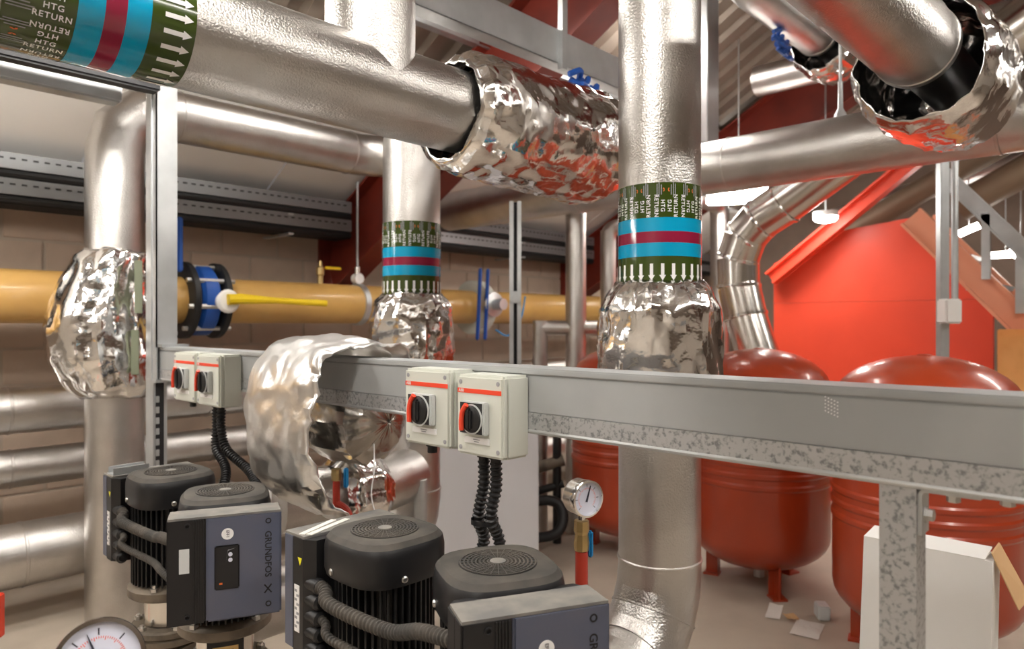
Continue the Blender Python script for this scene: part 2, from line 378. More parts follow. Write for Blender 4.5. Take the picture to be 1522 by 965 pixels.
dd = (V((x, y, 0)) + e1 * R).dot(FWD); zt = P(612, 328, d=dd).z; zb_ = P(612, 438, d=dd).z
band((x, y, zt), (0, 0, -1), e1, R, zt - zb_, t)
jacket('foil_jacket', foil((x, y, zb_ - .40), (0, 0, 1), [(0, .15), (.03, .18), (.12, .195), (.28, .195), (.36, .18), (.39, .155), (.41, .142)], .022, 8, 6.1, nv=36), 'foil', label='wrinkled foil jacket on the riser in front of the yellow gas pipe', cat='jacket', group='foil jackets')
# left riser with mitred elbow and run along X
q = P(171, 300, d=3.6); x, y = q.x, q.y; ze = P(290, 180, Y=y).z
t = thing('pipe_riser', 'metal clad riser bending into an overhead run, behind the left steel post', 'pipe', (0, 0, 0))
rb = .24
el = [V((x + rb - rb * math.cos(a), y, ze - rb + rb * math.sin(a))) for a in [PI / 2 * k / 3 for k in range(4)]]
xe = 2.90; rh = .30
MB().tube([V((x, y, 0))] + el + [V((xe - rh, y, ze))] + [V((xe - rh + rh * math.sin(a), y - rh + rh * math.cos(a), ze)) for a in [PI / 2 * k / 6 for k in range(1, 7)]] + [V((xe, 2.70, ze - .01))], R, 48).build('cladding', 'cladding', t, 22)
for xx in (x + .30, xe - rh - .02): MB().lathe((xx, y, ze), (1, 0, 0), [(0, R), (.003, R + .005), (.012, R + .005), (.015, R)], 48, False).build('seam_bead', 'cladding', t)
zf = P(150, 592, d=3.5).z
off = lambda h, a: (V((-.06, .03, 0)) * math.sin(PI * min(1, max(0, h / .75))))
jk = jacket('foil_jacket', foil((x, y, zf), (0, 0, 1), [(0, .15), (.06, .21), (.2, .25), (.40, .235), (.6, .19), (.70, .17), (.74, .145)], .028, 6, 9.2, off=off, nv=44), 'foil', label='bulky foil jacket on the riser behind the left steel post, sealed with tape', cat='jacket', group='foil jackets')
e1 = V((-x, -y, 0)).normalized(); sd = V((e1.y, -e1.x, 0)) * -1
for z0, z1, o_ in ((.42, .68, .10), (.12, .34, .085)):
    b = V((x, y, zf)) + e1 * .225 + sd * o_
    MB().box(b + V((0, 0, (z0 + z1) / 2)), (.02, .035, z1 - z0), math.atan2(e1.y, e1.x), .003).build('tape', 'tape_green', jk)
# tall far run along Y, over the vessels
XB = 3.85; zB = P(1322, 206, X=XB).z
t = thing('overhead_pipe', 'big metal clad pipe crossing overhead above the red vessels', 'pipe', (0, 0, 0))
MB().cyl((XB, -2.5, zB), (XB, 4.4, zB), .155, n=48).build('cladding', 'cladding', t)
for yy in (-.3, .6, 1.9, 3.0): MB().lathe((XB, yy, zB), (0, 1, 0), [(0, .155), (.003, .159), (.012, .159), (.015, .155)], 48, False).build('seam_bead', 'cladding', t)
for yy in (3.4,): MB().cyl((XB, yy, zB + .15), (XB, yy, zroof(yy)), .008, n=8).build('hanger_rod', 'galv', t)
q = P(1249, 150, X=XB); MB().lathe((XB, q.y, zB + .14), (0, 0, 1), [(0, .035), (.03, .03), (.06, .014), (.2, .012)], 12).build('hanger_foot', 'galv', t)
MB().cyl((XB, q.y, zB + .2), (XB, q.y, zroof(q.y)), .008, n=8).build('hanger_rod', 'galv', t)
XB2 = 5.26; z2 = P(1140, 118, X=XB2).z
t = thing('overhead_pipe', 'thinner metal clad pipe running high under the roof deck', 'pipe', (0, 0, 0))
MB().cyl((XB2, -2.5, z2), (XB2, 2.4, z2), .113, n=40).build('cladding', 'cladding', t)
for yy in (-.4, 2.0): MB().cyl((XB2, yy, z2 + .08), (XB2, yy, zroof(yy)), .006, n=8).build('hanger_rod', 'galv', t)
# two pipes overhead on the right, along X, with jackets
def overhead(px, py, dist, r, x1, labp, labj, jl, jr, seed, back, x0=-2):
    q = P(px, py, d=dist); y, z = q.y, q.z
    t = thing('overhead_pipe', labp, 'pipe', (0, 0, 0))
    meet_roof(MB().tube(([V((x0, y, z))] if x0 < 0 else [V((x0, y, zroof(y) + .08))] + [V((x0 + .25 - .25 * math.cos(a), y, z + .25 - .25 * math.sin(a))) for a in [PI / 2 * k / 6 for k in range(7)]]) + [V((x1, y, z))], r, 40).build('cladding', 'cladding', t))
    MB().lathe((x1 - .04, y, z), (1, 0, 0), [(0, r), (.003, r + .004), (.03, r + .004), (.04, r - .006)], 48, False).build('end_trim', 'cladding', t)
    MB().cyl((x1 - .03, y, z), (x1 + jl - .02, y, z), r * .78, n=32).build('bare_pipe', 'black_plastic', t)
    for xx in ((.3, x1 - .9) if x0 < 0 else (x1 - .4,)): MB().cyl((xx, y, z + r * .9), (xx, y, zroof(y)), .006, n=8).build('hanger_rod', 'galv', t)
    jacket('foil_jacket', foil((x1 - back, y, z - .03), (1, 0, 0), [(0, jr * .92), (.06, jr * 1.05), (jl * .5, jr * 1.1), (jl * .85, jr), (jl * .96, jr * .6), (jl, r * .75)], .026, 6, seed, nu=72, nv=40), 'foil', label=labj, cat='jacket', group='foil jackets')
overhead(1330, 38, 2.25, .135, P(1372, 70, d=2.42).x, 'thick metal clad pipe overhead running into the largest foil jacket', 'largest crumpled foil jacket overhead, open with black pipe showing inside', .62, .225, 12.5, -.02)
overhead(1195, 38, 4.4, .125, P(1222, 62, d=4.55).x, 'slimmer metal clad pipe overhead beside the thick one', 'small foil jacket ending the slimmer overhead pipe', .42, .19, 4.4, 0, 3.5)
XRP = 1.212
# black bar and grey duct on upper left, along X
zk = P(100, 97, Y=3.4)
MB().b2((-3.4, 3.36, zk.z - .035), (XRP, 3.44, zk.z + .05), .01).build('roof_beam', 'slot_black', label='black steel bar running below the HTG RETURN pipe', cat='beam')
zk = P(60, 116, Y=3.62)
MB().b2((-3.4, 3.58, zk.z - .045), (1.12, 3.68, zk.z + .045), .01).build('steel_channel', 'galv', label='grey steel channel running below the black bar', cat='channel')
for o_, lb in ((-.5, 'away from the left steel post'), (.75, 'near the left steel post')): MB().cyl((o_, 3.4, zk.z + .04), (o_, 3.4, zroof(3.4)), .006, n=6).build('hanger_rod', 'galv', None, label='thin threaded rod holding the black steel bar, ' + lb, cat='rod', group='rods of the black bar')
# grey beam in the roof, along X
YG = 2.3; zg = P(860, 82, Y=YG).z
t = thing('support_beam', 'grey galvanised channel beam hung high behind the foil jacket', 'beam', (0, 0, 0))
mb = MB(); mb.b2((-.6, YG, zg - .085), (3.9, YG + .008, zg + .085)); mb.b2((-.6, YG, zg + .077), (3.9, YG + .09, zg + .085)); mb.b2((-.6, YG, zg - .085), (3.9, YG + .09, zg - .077)); mb.build('channel', 'galv', t, 0)
for px in (833,): q = P(px, 60, Y=YG); MB().b2((q.x - .02, YG - .03, zg - .12), (q.x + .02, YG, zroof(YG) + .02)).build('hanger', 'galv', t, 0)
q = P(1058, 100, Y=YG); MB().b2((q.x - .08, YG - .01, zg - .2), (q.x + .08, YG + .09, zroof(YG) + .02), .004).build('hanger', 'galv', t, 0)
# blue straps
for (px, py, Y, lab) in ((868, 130, 1.82, 'bunch of blue strapping lying on the foil jacket of the HTG RETURN pipe'), (1160, 62, 1.74, 'bunch of blue strapping under the slimmer overhead pipe')):
    q = P(px, py, Y=Y); t = thing('blue_strap', lab, 'strap', q)
    for k in range(7):
        a = V((-.10 + .022 * k, .012 * (k % 3), .03 - .012 * k)); c_ = (-1) ** k; MB().tube(catmull([a, a + V((.05, -.02, .022 * c_)), a + V((.09, .015 * c_, .0)), a + V((.11, -.01, -.028 * c_)), a + V((.06, -.02, -.03))], 6), .013, 6).build('loop', 'lever_blue', t)
# ------------------------------------------------------------------ gas pipe, valves
YGA = 4.6; zG = P(300, 447, Y=YGA).z; rg = .148
gp = thing('gas_pipe', 'thick yellow ochre gas pipe along the block wall', 'pipe', (0, 0, 0))
MB().cyl((-3, YGA, zG), (8.6, YGA, zG), rg, n=40).build('pipe_run', 'gas_yellow', gp)
q = P(548, 450, Y=YGA - rg)
MB().lathe((q.x - .025, YGA, zG), (1, 0, 0), [(0, rg), (.002, rg + .012), (.048, rg + .012), (.05, rg)], 40, False).build('clamp', 'galv', gp)
MB().cyl((q.x, YGA, zG + rg), (q.x, YGA, zroof(YGA) - .1), .009, n=8).build('hanger_rod', 'galv', gp); MB().cyl((q.x, YGA, zG + rg), (q.x, YGA, zG + rg + .14), .022, n=12).build('turnbuckle', 'stainless', gp)
MB().lathe((q.x, YGA - .03, zG + rg + .05), (0, 1, 0), [(0, .04), (.06, .04)], 16).build('clamp_eye', 'white_paint', gp)
q = P(476, 400, Y=YGA); t = thing('test_cock', 'small brass cock with short yellow lever on top of the gas pipe', 'valve', (q.x, YGA, zG + rg - .005))
MB().lathe((0, 0, 0), (0, 0, 1), [(0, .022), (.06, .022), (.07, .03), (.12, .03), (.13, .018), (.17, .012)], 12).build('body', 'brass', t); MB().box((.09, -.03, .12), (.13, .02, .02), 0, .004).build('lever', 'lever_yellow', t)
def bvalve(px, label, face):
    q = P(px, 447, Y=YGA); t = thing('butterfly_valve', label, 'valve', (q.x, YGA, zG), 0, 'valves in the gas pipe'); return t
t = bvalve(296, 'black flanged valve with blue body and long yellow lever in the gas pipe', 0)
for dx, r_, m in ((-.10, .245, 'motor_black'), (.10, .245, 'motor_black')): MB().lathe((dx - .022, 0, 0), (1, 0, 0), [(0, r_ - .01), (.006, r_), (.038, r_), (.044, r_ - .01)], 40).build('flange', m, t)
MB().lathe((-.06, 0, 0), (1, 0, 0), [(0, .20), (.02, .225), (.10, .225), (.12, .20)], 40).build('body', 'lever_blue', t)
for k in range(8):
    a = 2 * PI * k / 8 + .2; MB().cyl((-.15, .215 * math.cos(a), .215 * math.sin(a)), (.15, .215 * math.cos(a), .215 * math.sin(a)), .016, n=6).build('bolt', 'steel_bolt', t)
MB().lathe((.06, -.24, -.01), (0, -1, 0), [(-.05, .05), (.02, .06), (.05, .075), (.07, .06)], 20).build('hub', 'white_paint', t)
MB().tube([V((.04, -.33, 0)), V((.12, -.335, .005)), V((.35, -.34, 0)), V((.72, -.34, -.01))], [.035, .034, .02, .022], 10).build('lever', 'lever_yellow', t)
MB().box((-.16, -.1, .34), (.035, .03, .34), 0, .008).build('lever', 'lever_blue', t)
t = bvalve(706, 'grey disc valve with upright blue levers in the gas pipe', 0)
MB().lathe((-.06, 0, 0), (1, 0, 0), [(0, .2), (.01, .24), (.10, .24), (.12, .2)], 36).build('body', 'enclosure', t)
MB().lathe((.0, -.2, .02), (0, -1, 0), [(0, .11), (.05, .11), (.06, .05), (.16, .05)], 20).build('gear_hub', 'galv', t)
for dx in (-.18, -.09): MB().box((dx, -.24, .02), (.035, .03, .62), 0, .01, .06).build('lever', 'lever_blue', t)
MB().tube(catmull([V((0, -.26, -.2)), V((.12, -.3, -.25)), V((.28, -.3, -.1)), V((.36, -.28, .1))], 8), .008, 6).build('wire', 'handle_blue', t)
# cable trays
for k, (py, dz) in enumerate(((246, .05), (283, .05))):
    z = P(60, py, Y=4.75).z
    t = thing('cable_tray', ('upper' if k == 0 else 'lower') + ' perforated steel cable tray along the block wall', 'cable tray', (0, 0, z), 0, 'cable trays')
    runs = ((-3, 3.122), (3.318, 6.252), (6.448, 8.9))       # stopped at the rafters
    sl = MB().box((0, 0, 0), (.026, .004, .009)).mesh('slot', 'slot_black', 0)
    for xa, xb_ in runs:
        MB().b2((xa, 4.72, -.04), (xb_, 4.73, .045)).build('side_rail', 'tray_steel', t, 0); MB().b2((xa, 4.72, -.045), (xb_, 5.05, -.038)).build('tray_bed', 'tray_steel', t, 0)
        for j in range(4): MB().tube([V((xa, 4.75 + j * .06, -.072)), V((xb_, 4.75 + j * .06, -.072))], .03, 10).build('cable', 'cable_black', t)
    for i in range(150):
        xs = .2 + i * .055
        if any(xa + .03 < xs < xb_ - .03 for xa, xb_ in runs): inst('slot', sl, t, (xs, 4.719, .012))
    for j, xx in enumerate((.1, 2.6, 5.1)): MB().cyl((xx, 5.08, -.06), (xx, 5.08, zroof(5.0) - z - .02), .006, n=6).build('hanger_rod', 'galv', t); MB().b2((xx - .02, 4.71, -.115), (xx + .02, 5.1, -.10)).build('bracket', 'galv', t, 0)
# low pipes along the left wall
for (py, Yv, r_, lab) in ((612, 4.55, .125, 'highest'), (699, 4.5, .10, 'middle'), (830, 4.25, .16, 'lowest and thickest')):
    z = P(0, py, Y=Yv).z; t = thing('wall_pipe', lab + ' of the metal clad pipes stacked low along the block wall', 'pipe', (0, 0, 0), 0, 'low wall pipes')
    MB().cyl((-3, Yv, z), (6.5, Yv, z), r_, n=40).build('cladding', 'cladding', t)
    for xx in (.85, 1.9, 3.2): MB().lathe((xx, Yv, z), (1, 0, 0), [(0, r_), (.003, r_ + .004), (.012, r_ + .004), (.015, r_)], 40, False).build('seam_bead', 'cladding', t)
    for xx in (-.4, 2.3, 5.0): MB().b2((xx - .02, Yv + r_ * .5, z - .03), (xx + .02, WY + .02, z + .01)).build('bracket', 'galv', t, 0)
# small vertical pipes in the background
def vpipe(px, py0, py1, d, r, lab):
    a, b = P(px, py0, d=d), P(px, py1, d=d); b.x, b.y = a.x, a.y
    t = thing('small_riser', lab, 'pipe', (0, 0, 0)); MB().cyl((a.x, a.y, 0 if py1 > 500 else b.z), a, r, n=24).build('cladding', 'cladding', t); return t, a
t, a = vpipe(856, 300, 560, 5.1, .075, 'slim metal clad riser with a tee arm, in front of the yellow gas pipe')
q = P(803, 488, d=5.1); e = P(900, 488, d=5.1)
MB().tube([q, e], .055, 20).build('tee_arm', 'cladding', t); MB().cyl((q.x, q.y, 0), (q.x, q.y, q.z + .055), .055, n=20).build('tee_leg', 'cladding', t)
t, a = vpipe(904, 343, 560, 5.4, .06, 'slimmest metal clad riser just beside the jacketed riser')
MB().tube(bend([a - V((0, 0, .12)), a + V((0, 0, .03)), a + V((0, 0, .03)) + RGT * .36], .09, 5), .06, 24).build('elbow', 'cladding', t)
t, a = vpipe(1070, 312, 560, 6.4, .085, 'metal clad riser with small label, behind the jacketed riser')
MB().tube(bend([a - V((0, 0, .25)), V((a.x, a.y, 2.60)), V((XB + .08, a.y, 2.60))], .14, 6), .085, 24).build('elbow', 'cladding', t)
t = thing('strut_post', 'slender galvanised strut post between the grey disc valve and the slim riser', 'post', (0, 0, 0)); DS = 4.75; q = P(766, 400, d=DS)
z1 = P(766, 300, d=DS).z
for s_ in (-1, 1): MB().box((q.x + RGT.x * s_ * .026, q.y + RGT.y * s_ * .026, z1 / 2), (.05, .028, z1), HEAD).build('channel_half', 'galv', t, 0)
MB().box((q.x + FWD.x * .02, q.y + FWD.y * .02, z1 / 2), (.008, .07, z1), HEAD).build('channel_back', 'slot_black', t, 0)
q2 = P(766, 442, d=DS - .025); MB().lathe(q2, -FWD, [(0, .04), (.03, .04)], 14).build('clip', 'galv', t)
# ------------------------------------------------------------------ trunking rail and posts
XR = 1.24; zt_ = P(740, 544.6, X=XR).z; zbm = P(740, 637.5, X=XR).z; hr = zt_ - zbm
yl, yr = P(222, 540, X=XR).y, -.6
t = thing('cable_trunking', 'long grey steel trunking rail carrying the isolator boxes', 'trunking', (0, 0, 0))
MB().b2((XR, yr, zbm + .32 * hr), (XR + .10, yl, zt_ - .11 * hr), .002).build('trough', 'trunking_grey', t, 30)
MB().b2((XR - .003, yr, zt_ - .105 * hr), (XR + .103, yl, zt_), .003).build('lid', 'trunking_grey', t, 30)
q = P(1236, 608, X=XR)
for i in range(5):
    for j in range(5):
        MB().box((XR - .0005, q.y - .010 + .005 * i, q.z - .012 + .006 * j + .002 * i), (.001, .0022, .0022)).build('scuff_mark', 'white_print', t, 0)
t = thing('support_channel', 'mottled galvanised channel running under the grey trunking', 'channel', (0, 0, 0))
mb = MB(); mb.b2((XR - .002, yr, zbm + .006), (XR + .003, yl, zbm + .315 * hr)); mb.b2((XR - .002, yr, zbm + .30 * hr), (XR + .06, yl, zbm + .318 * hr)); mb.build('web', 'spangle', t, 0)
MB().tube([V((XR + .002, yr, zbm + .006)), V((XR + .002, yl, zbm + .006))], .006, 10).build('rolled_edge', 'galv', t); MB().b2((XR, yr, zbm), (XR + .06, yl, zbm + .004)).build('lower_flange', 'galv', t, 0)
# right post
ya, yb_ = P(1307, 800, X=XR + .005).y, P(1362, 800, X=XR + .005).y
t = thing('support_post', 'mottled galvanised post under the trunking, in front of the white carton', 'post', (0, 0, 0))
mb = MB(); mb.b2((XR + .004, yb_, 0), (XR + .008, ya, zbm)); mb.b2((XR + .0075, yb_, 0), (XR + .06, yb_ + .004, zbm)); mb.b2((XR + .0075, ya - .004, 0), (XR + .06, ya, zbm)); mb.build('channel', 'spangle', t, 0)
MB().b2((XR + .0, yb_ - .03, 0), (XR + .09, ya + .03, .008)).build('base_plate', 'galv', t, 0)
pl = bend([(0, yb_ - .003, zbm - .075), (0, yb_ - .003, zbm - .003), (0, yb_ - .085, zbm - .003)], .012, 5)
mb = MB(); w_ = .042; vs = []; 
for i, p in enumerate(pl):
    tn = (pl[min(i + 1, len(pl) - 1)] - pl[max(i - 1, 0)]).normalized(); nn = V((0, -tn.z, tn.y))
    vs += [p + V((XR + .012, 0, 0)) + nn * .003, p + V((XR + .012 + w_, 0, 0)) + nn * .003, p + V((XR + .012 + w_, 0, 0)) - nn * .003, p + V((XR + .012, 0, 0)) - nn * .003]
mb.rings([vs[i:i + 4] for i in range(0, len(vs), 4)]); br = mb.build('bracket', 'galv', t, 30)
def hexbolt(o, ax, r, par):
    return MB().lathe(o, ax, [(-.002, r * 1.35), (.003, r * 1.35), (.003, r), (.012, r), (.013, r * .8)], 6).build('bolt', 'steel_bolt', par, 20)
hexbolt((XR + .033, yb_ - .006, zbm - .045), (0, -1, 0), .010, br); hexbolt((XR + .033, yb_ - .045, zbm - .006), (0, 0, -1), .010, br); hexbolt((XR + .033, yb_ - .115, zbm), (0, 0, -1), .010, t)
# left post
q = P(232, 540, X=XR - .02); yq = q.y; wx = .095; wy = .13
t = thing('support_post', 'tall grey steel post rising behind the HTG RETURN pipe, at the trunking end', 'post', (0, 0, 0))
ztop = 2.9
mb = MB(); mb.b2((XR - .02, yq, zbm - .01), (XR - .014, yq + wy, ztop)); mb.b2((XR - .02, yq, zt_ - .001), (XR - .02 + wx, yq + .006, ztop)); mb.build('upper_channel', 'galv', t, 0)
MB().b2((XR - .026, yq + .045, zbm - .01), (XR - .020, yq + .07, ztop)).build('lip', 'galv', t, 0)
mb = MB(); mb.b2((XR - .02, yq + .03, 0), (XR - .014, yq + wy, zbm)); mb.b2((XR - .02, yq + .03, 0), (XR + .04, yq + .034, zbm)); mb.build('lower_channel', 'galv', t, 0)
sb = MB().b2((XR - .012, yq + .028, 0), (XR + .025, yq + .031, zbm - .01)).build('slot_back', 'slot_black', t, 0)
sl = MB().box((0, 0, 0), (.016, .003, .03), 0, .001).mesh('rung', 'galv', 0)
for i in range(22): inst('rung', sl, sb, (XR - .004, yq + .0265, .1 + i * .05))
MB().b2((XR - .024, yq - .004, zbm - .012), (XR + .09, yq + .12, zbm + .001)).build('cap_plate', 'galv', t, 0)
MB().b2((XR - .012, yq - .05, zt_ - .001), (XR + .11, yq - .0005, zt_ + .012)).build('joint_plate', 'galv', t, 0)
# ------------------------------------------------------------------ isolator switches
def isolator(ytop_px, px0, px1, label, two=False):
    """front face between two picture columns, hung on the rail"""
    D = .088; xf = XR - D
    ya, yb = P(px0, 600, X=xf).y, P(px1, 600, X=xf).y; wd = ya - yb; pc = (px0 + px1) / 2
    zt, zb = P(pc, ytop_px[0], X=xf).z, P(pc, ytop_px[1], X=xf).z; h = zt - zb
    t = thing('isolator_switch', label, 'switch', (xf, (ya + yb) / 2, (zt + zb) / 2), 0, 'rotary isolator boxes')
    hw, hh = wd / 2, h / 2
    MB().box((.014 + (D - .012) / 2, 0, 0), (D - .012, wd, h), 0, .006).build('box', 'enclosure', t)
    lid = MB().box((.009, 0, 0), (.018, wd - .002, h - .002), 0, .006).build('lid', 'enclosure', t)
    zs = hh - .20 * h
    MB().box((-.0005, 0, zs), (.001, wd - .012, .055 * h)).build('red_stripe', 'signal_red', lid, 0)
    def put(vs, fs, yc, zc, nm, m, dx=-.0014, par=lid): return MB().add([(dx, yc - a, zc + b) for a, b in vs], fs).build(nm, m, par, 0)
    put(*text2d('ABB', .055 * h), hw - .02, zs, 'lettering', 'white_print')
    for sy in (-1, 1):
        for sz in (-1, 1): MB().lathe((.002, sy * (hw - .017), sz * (hh - .018)), (-1, 0, 0), [(0, .0055), (.003, .0055), (.0035, .003)], 12).build('screw', 'grey_print', lid)
    sw = thing('switch', None, None); sw.parent = t
    ps = .5 * wd; ph = .40 * h; zc = -.02 * h
    yo = .03 * wd
    MB().box((-.008, yo, zc), (.018, ps, ph), 0, .003).build('switch_base', 'switch_grey', t)
    MB().box((-.0175, yo + .004, zc), (.002, ps * .92, ph * .93)).build('switch_plate', 'slot_black', t, 0)
    MB().lathe((-.018, yo, zc - .01 * h), (-1, 0, 0), [(0, ps * .44), (.003, ps * .44), (.003, ps * .40)], 32, False).build('dial_ring', 'switch_grey', t)
    kn = MB().lathe((-.018, yo, zc - .01 * h), (-1, 0, 0), [(0, ps * .40), (.006, ps * .38), (.008, ps * .34)], 28).build('knob', 'black_plastic', t)
    MB().box((-.028, yo + ps * .02, zc - .01 * h), (.008, ps * .22, ps * .66), 0, .006).build('grip', 'black_plastic', kn)
    g = [V((-.029, yo + ps * .10, zc + ps * .40)), V((-.029, yo + ps * .24, zc + ps * .22)), V((-.029, yo + ps * .30, zc - ps * .02)), V((-.029, yo + ps * .30, zc - ps * .36))]
    MB().tube(catmull(g, 5), .0065, 8).build('red_handle', 'signal_red', kn)
    bpy.data.objects.remove(sw)
    lp = MB().box((-.001, yo, -.30 * h), (.004, ps * 1.05, .075 * h)).build('name_plate', 'white_print', t, 0)
    for k, wl_ in ((.012, .28), (-.014, .2)): MB().box((-.0034, yo, -.30 * h + k * h), (.0006, ps * wl_, .010 * h)).build('print_line', 'grey_print', lp, 0)
    for dy in ((0, -.042) if two else (0,)): MB().lathe((.05, .035 + dy, -hh + .002), (0, 0, -1), [(0, .017), (.012, .017), (.012, .013), (.03, .013)], 12).build('cable_gland', 'black_plastic', t)
    return V((xf + .05, (ya + yb) / 2 + .035, zb - .02))
g3 = isolator((549, 663), 601, 668, 'white rotary isolator box with red stripe, mid-rail, further from the support post')
g4 = isolator((558, 680), 678, 748, 'white rotary isolator box with red stripe, mid-rail, nearer the support post', True)
g1 = isolator((524, 597), 258, 290, 'white rotary isolator box with red stripe, nearest the tall grey post')
g2 = isolator((527, 604), 292, 326, 'white rotary isolator box with red stripe, beside the large draped foil jacket', True)
# ------------------------------------------------------------------ pumps
ZP = 1.0
def sq_ring(c, hx, hy, z, pw=3.2, n=40):
    out = []
    for k in range(n):
        a = 2 * PI * k / n; ca, sa = math.cos(a), math.sin(a)
        out.append(V((c[0] + hx * math.copysign(abs(ca) ** (2 / pw), ca), c[1] + hy * math.copysign(abs(sa) ** (2 / pw), sa), z)))
    return out
def pump(x, y, rz, label, badge):
    t = thing('booster_pump', label, 'pump', (x, y, 0), rz, 'vertical pumps'); z = ZP
    # fan cover
    mb = MB(); r_ = .128
    mb.rings([sq_ring((0, 0), r_ * .97, r_ * .97, z - .100), sq_ring((0, 0), r_, r_, z - .085), sq_ring((0, 0), r_, r_, z - .035), sq_ring((0, 0), r_ * .97, r_ * .97, z - .014), sq_ring((0, 0), r_ * .88, r_ * .88, z - .002), sq_ring((0, 0), r_ * .72, r_ * .72, z, 2.2)])
    fc = mb.build('fan_cover', 'black_plastic', t, 40)
    MB().rings([sq_ring((0, 0), r_ * .965, r_ * .965, z - .0125), sq_ring((0, 0), r_ * .885, r_ * .885, z - .0012), sq_ring((0, 0), r_ * .72, r_ * .72, z + .0006, 2.2)]).build('dust_film', 'dusty', fc, 40)
    MB().cyl((0, 0, z - .004), (0, 0, z + .0016), .083, n=40).build('grille_recess', 'slot_black', fc)
    for k in range(8):
        rr = .020 + .0083 * k; MB().lathe((0, 0, z), (0, 0, 1), [(0, rr), (.003, rr), (.003, rr + .0034), (0, rr + .0034)], 40, False).build('grille_ring', 'dusty', fc)
    mb = MB()
    for k in range(30):
        a = 2 * PI * k / 30; mb.box((.05 * math.cos(a), .05 * math.sin(a), z + .0018), (.064, .0016, .0025), a)
    mb.build('grille_spokes', 'dusty', fc, 0, kind='stuff')
    MB().lathe((0, 0, z), (0, 0, 1), [(0, .017), (.004, .017), (.005, .014)], 24).build('centre_cap', 'dusty_light', fc)
    for k in range(4):
        a = PI / 4 + PI / 2 * k + .5; rr = r_ * 1.0
        MB().lathe((rr * math.cos(a) * 1.03, rr * math.sin(a) * 1.03, z - .083), (math.cos(a), math.sin(a), 0), [(-.012, .008), (.003, .008), (.005, .005)], 10).build('screw', 'steel_bolt', fc)
    # finned motor
    mo = MB().cyl((0, 0, z - .36), (0, 0, z - .09), .095, n=32).build('motor_body', 'motor_black', t)
    fin = MB().box((.106, 0, z - .225), (.03, .0045, .265)).mesh('fin', 'motor_black', 0)
    for k in range(44): inst('fin', fin, mo, (0, 0, 0), (0, 0, 2 * PI * k / 44))
    MB().lathe((0, 0, z - .405), (0, 0, 1), [(0, .125), (.006, .132), (.03, .132), (.036, .125), (.048, .10)], 40).build('motor_flange', 'cast_grey', t)
    for k in range(4):
        a = PI / 4 + PI / 2 * k; MB().lathe((.117 * math.cos(a), .117 * math.sin(a), z - .37), (0, 0, 1), [(0, .014), (.012, .014), (.012, .008), (.022, .008)], 6).build('bolt', 'steel_bolt', t, 20)
    st = MB().lathe((0, 0, z - .50), (0, 0, 1), [(0, .082), (.10, .082)], 32).build('motor_stool', 'stainless', t)
    for s_ in (-1, 1): MB().box((s_ * .0, -.084, z - .45), (.10, .012, .095)).build('guard', 'motor_black', st, 0) if s_ == 1 else None
    npl = MB().box((0, -.0912, z - .45), (.07, .0015, .035)).build('name_plate', 'brass', st, 0)
    MB().box((-.003, -.0922, z - .452), (.05, .001, .02)).build('print', 'tick_black', npl, 0)
    for zz, r2 in ((z - .53, .125), (z - .56, .118)): MB().lathe((0, 0, zz), (0, 0, 1), [(0, r2 - .005), (.004, r2), (.020, r2), (.026, r2 - .005)], 40).build('head_flange', 'cast_grey', t)
    for k in range(6):
        a = PI / 3 * k + .3; MB().lathe((.108 * math.cos(a), .108 * math.sin(a), z - .505), (0, 0, 1), [(0, .013), (.011, .013), (.011, .007), (.018, .007)], 6).build('bolt', 'steel_bolt', t, 20)
    MB().box((0, 0, z - .59), (.19, .19, .06), .3, .015).build('pump_head', 'cast_grey', t)
    MB().cyl((0, 0, .16), (0, 0, z - .6), .075, n=32).build('sleeve', 'stainless', t)
    for k in range(4):
        a = PI / 4 + PI / 2 * k; MB().cyl((.09 * math.cos(a), .09 * math.sin(a), .14), (.09 * math.cos(a), .09 * math.sin(a), z - .6), .009, n=8).build('tie_rod', 'steel_bolt', t)
    MB().lathe((0, 0, 0), (0, 0, 1), [(0, .14), (.02, .14), (.03, .11), (.17, .10), (.19, .08)], 32).build('base_casting', 'cast_grey', t)
    for s_ in (-1, 1): MB().lathe((s_ * .08, 0, .1), (s_, 0, 0), [(0, .06), (.06, .06), (.06, .1), (.085, .1)], 28).build('port_flange', 'cast_grey', t)
    # drive unit on the -Y side
    Wd, Hd = .29, .285; z0 = z - .02 - Hd; yb, yf = -.105, -.225
    hs = MB().prism([(-Wd / 2, yb - .03, z0), (-Wd / 2 + .02, yb, z0), (Wd / 2 - .02, yb, z0), (Wd / 2, yb - .03, z0), (Wd / 2, yf + .045, z0), (-Wd / 2, yf + .045, z0)], (0, 0, Hd - .004)).build('drive_housing', 'black_plastic', t, 30)
    MB().b2((-.09, yb - .005, z0 + .02), (.09, yb + .05, z0 + Hd - .03), .005).build('drive_neck', 'black_plastic', t)
    sp = -Wd / 2 + .095
    MB().b2((-Wd / 2, yf + .002, z0), (sp, yf + .047, z0 + Hd), .004).build('side_cover', 'black_plastic', hs, 30)
    cv = MB().b2((sp + .001, yf, z0), (Wd / 2, yf + .047, z0 + Hd), .005).build('drive_cover', 'drive_blue', t, 30)
    MB().prism([(-Wd / 2 + .004, yb - .03, z0 + Hd - .004), (Wd / 2 - .004, yb - .03, z0 + Hd - .004), (Wd / 2 - .002, yf + .004, z0 + Hd - .004), (-Wd / 2 + .002, yf + .004, z0 + Hd - .004)], (0, 0, .006)).build('top_cover', 'dusty_light', t, 30)
    for k in range(5): MB().b2((sp - .032 + k * .006, yf - .001, z0 + .005), (sp - .029 + k * .006, yf + .004, z0 + Hd - .006)).build('cover_rib', 'motor_black', hs, 0)
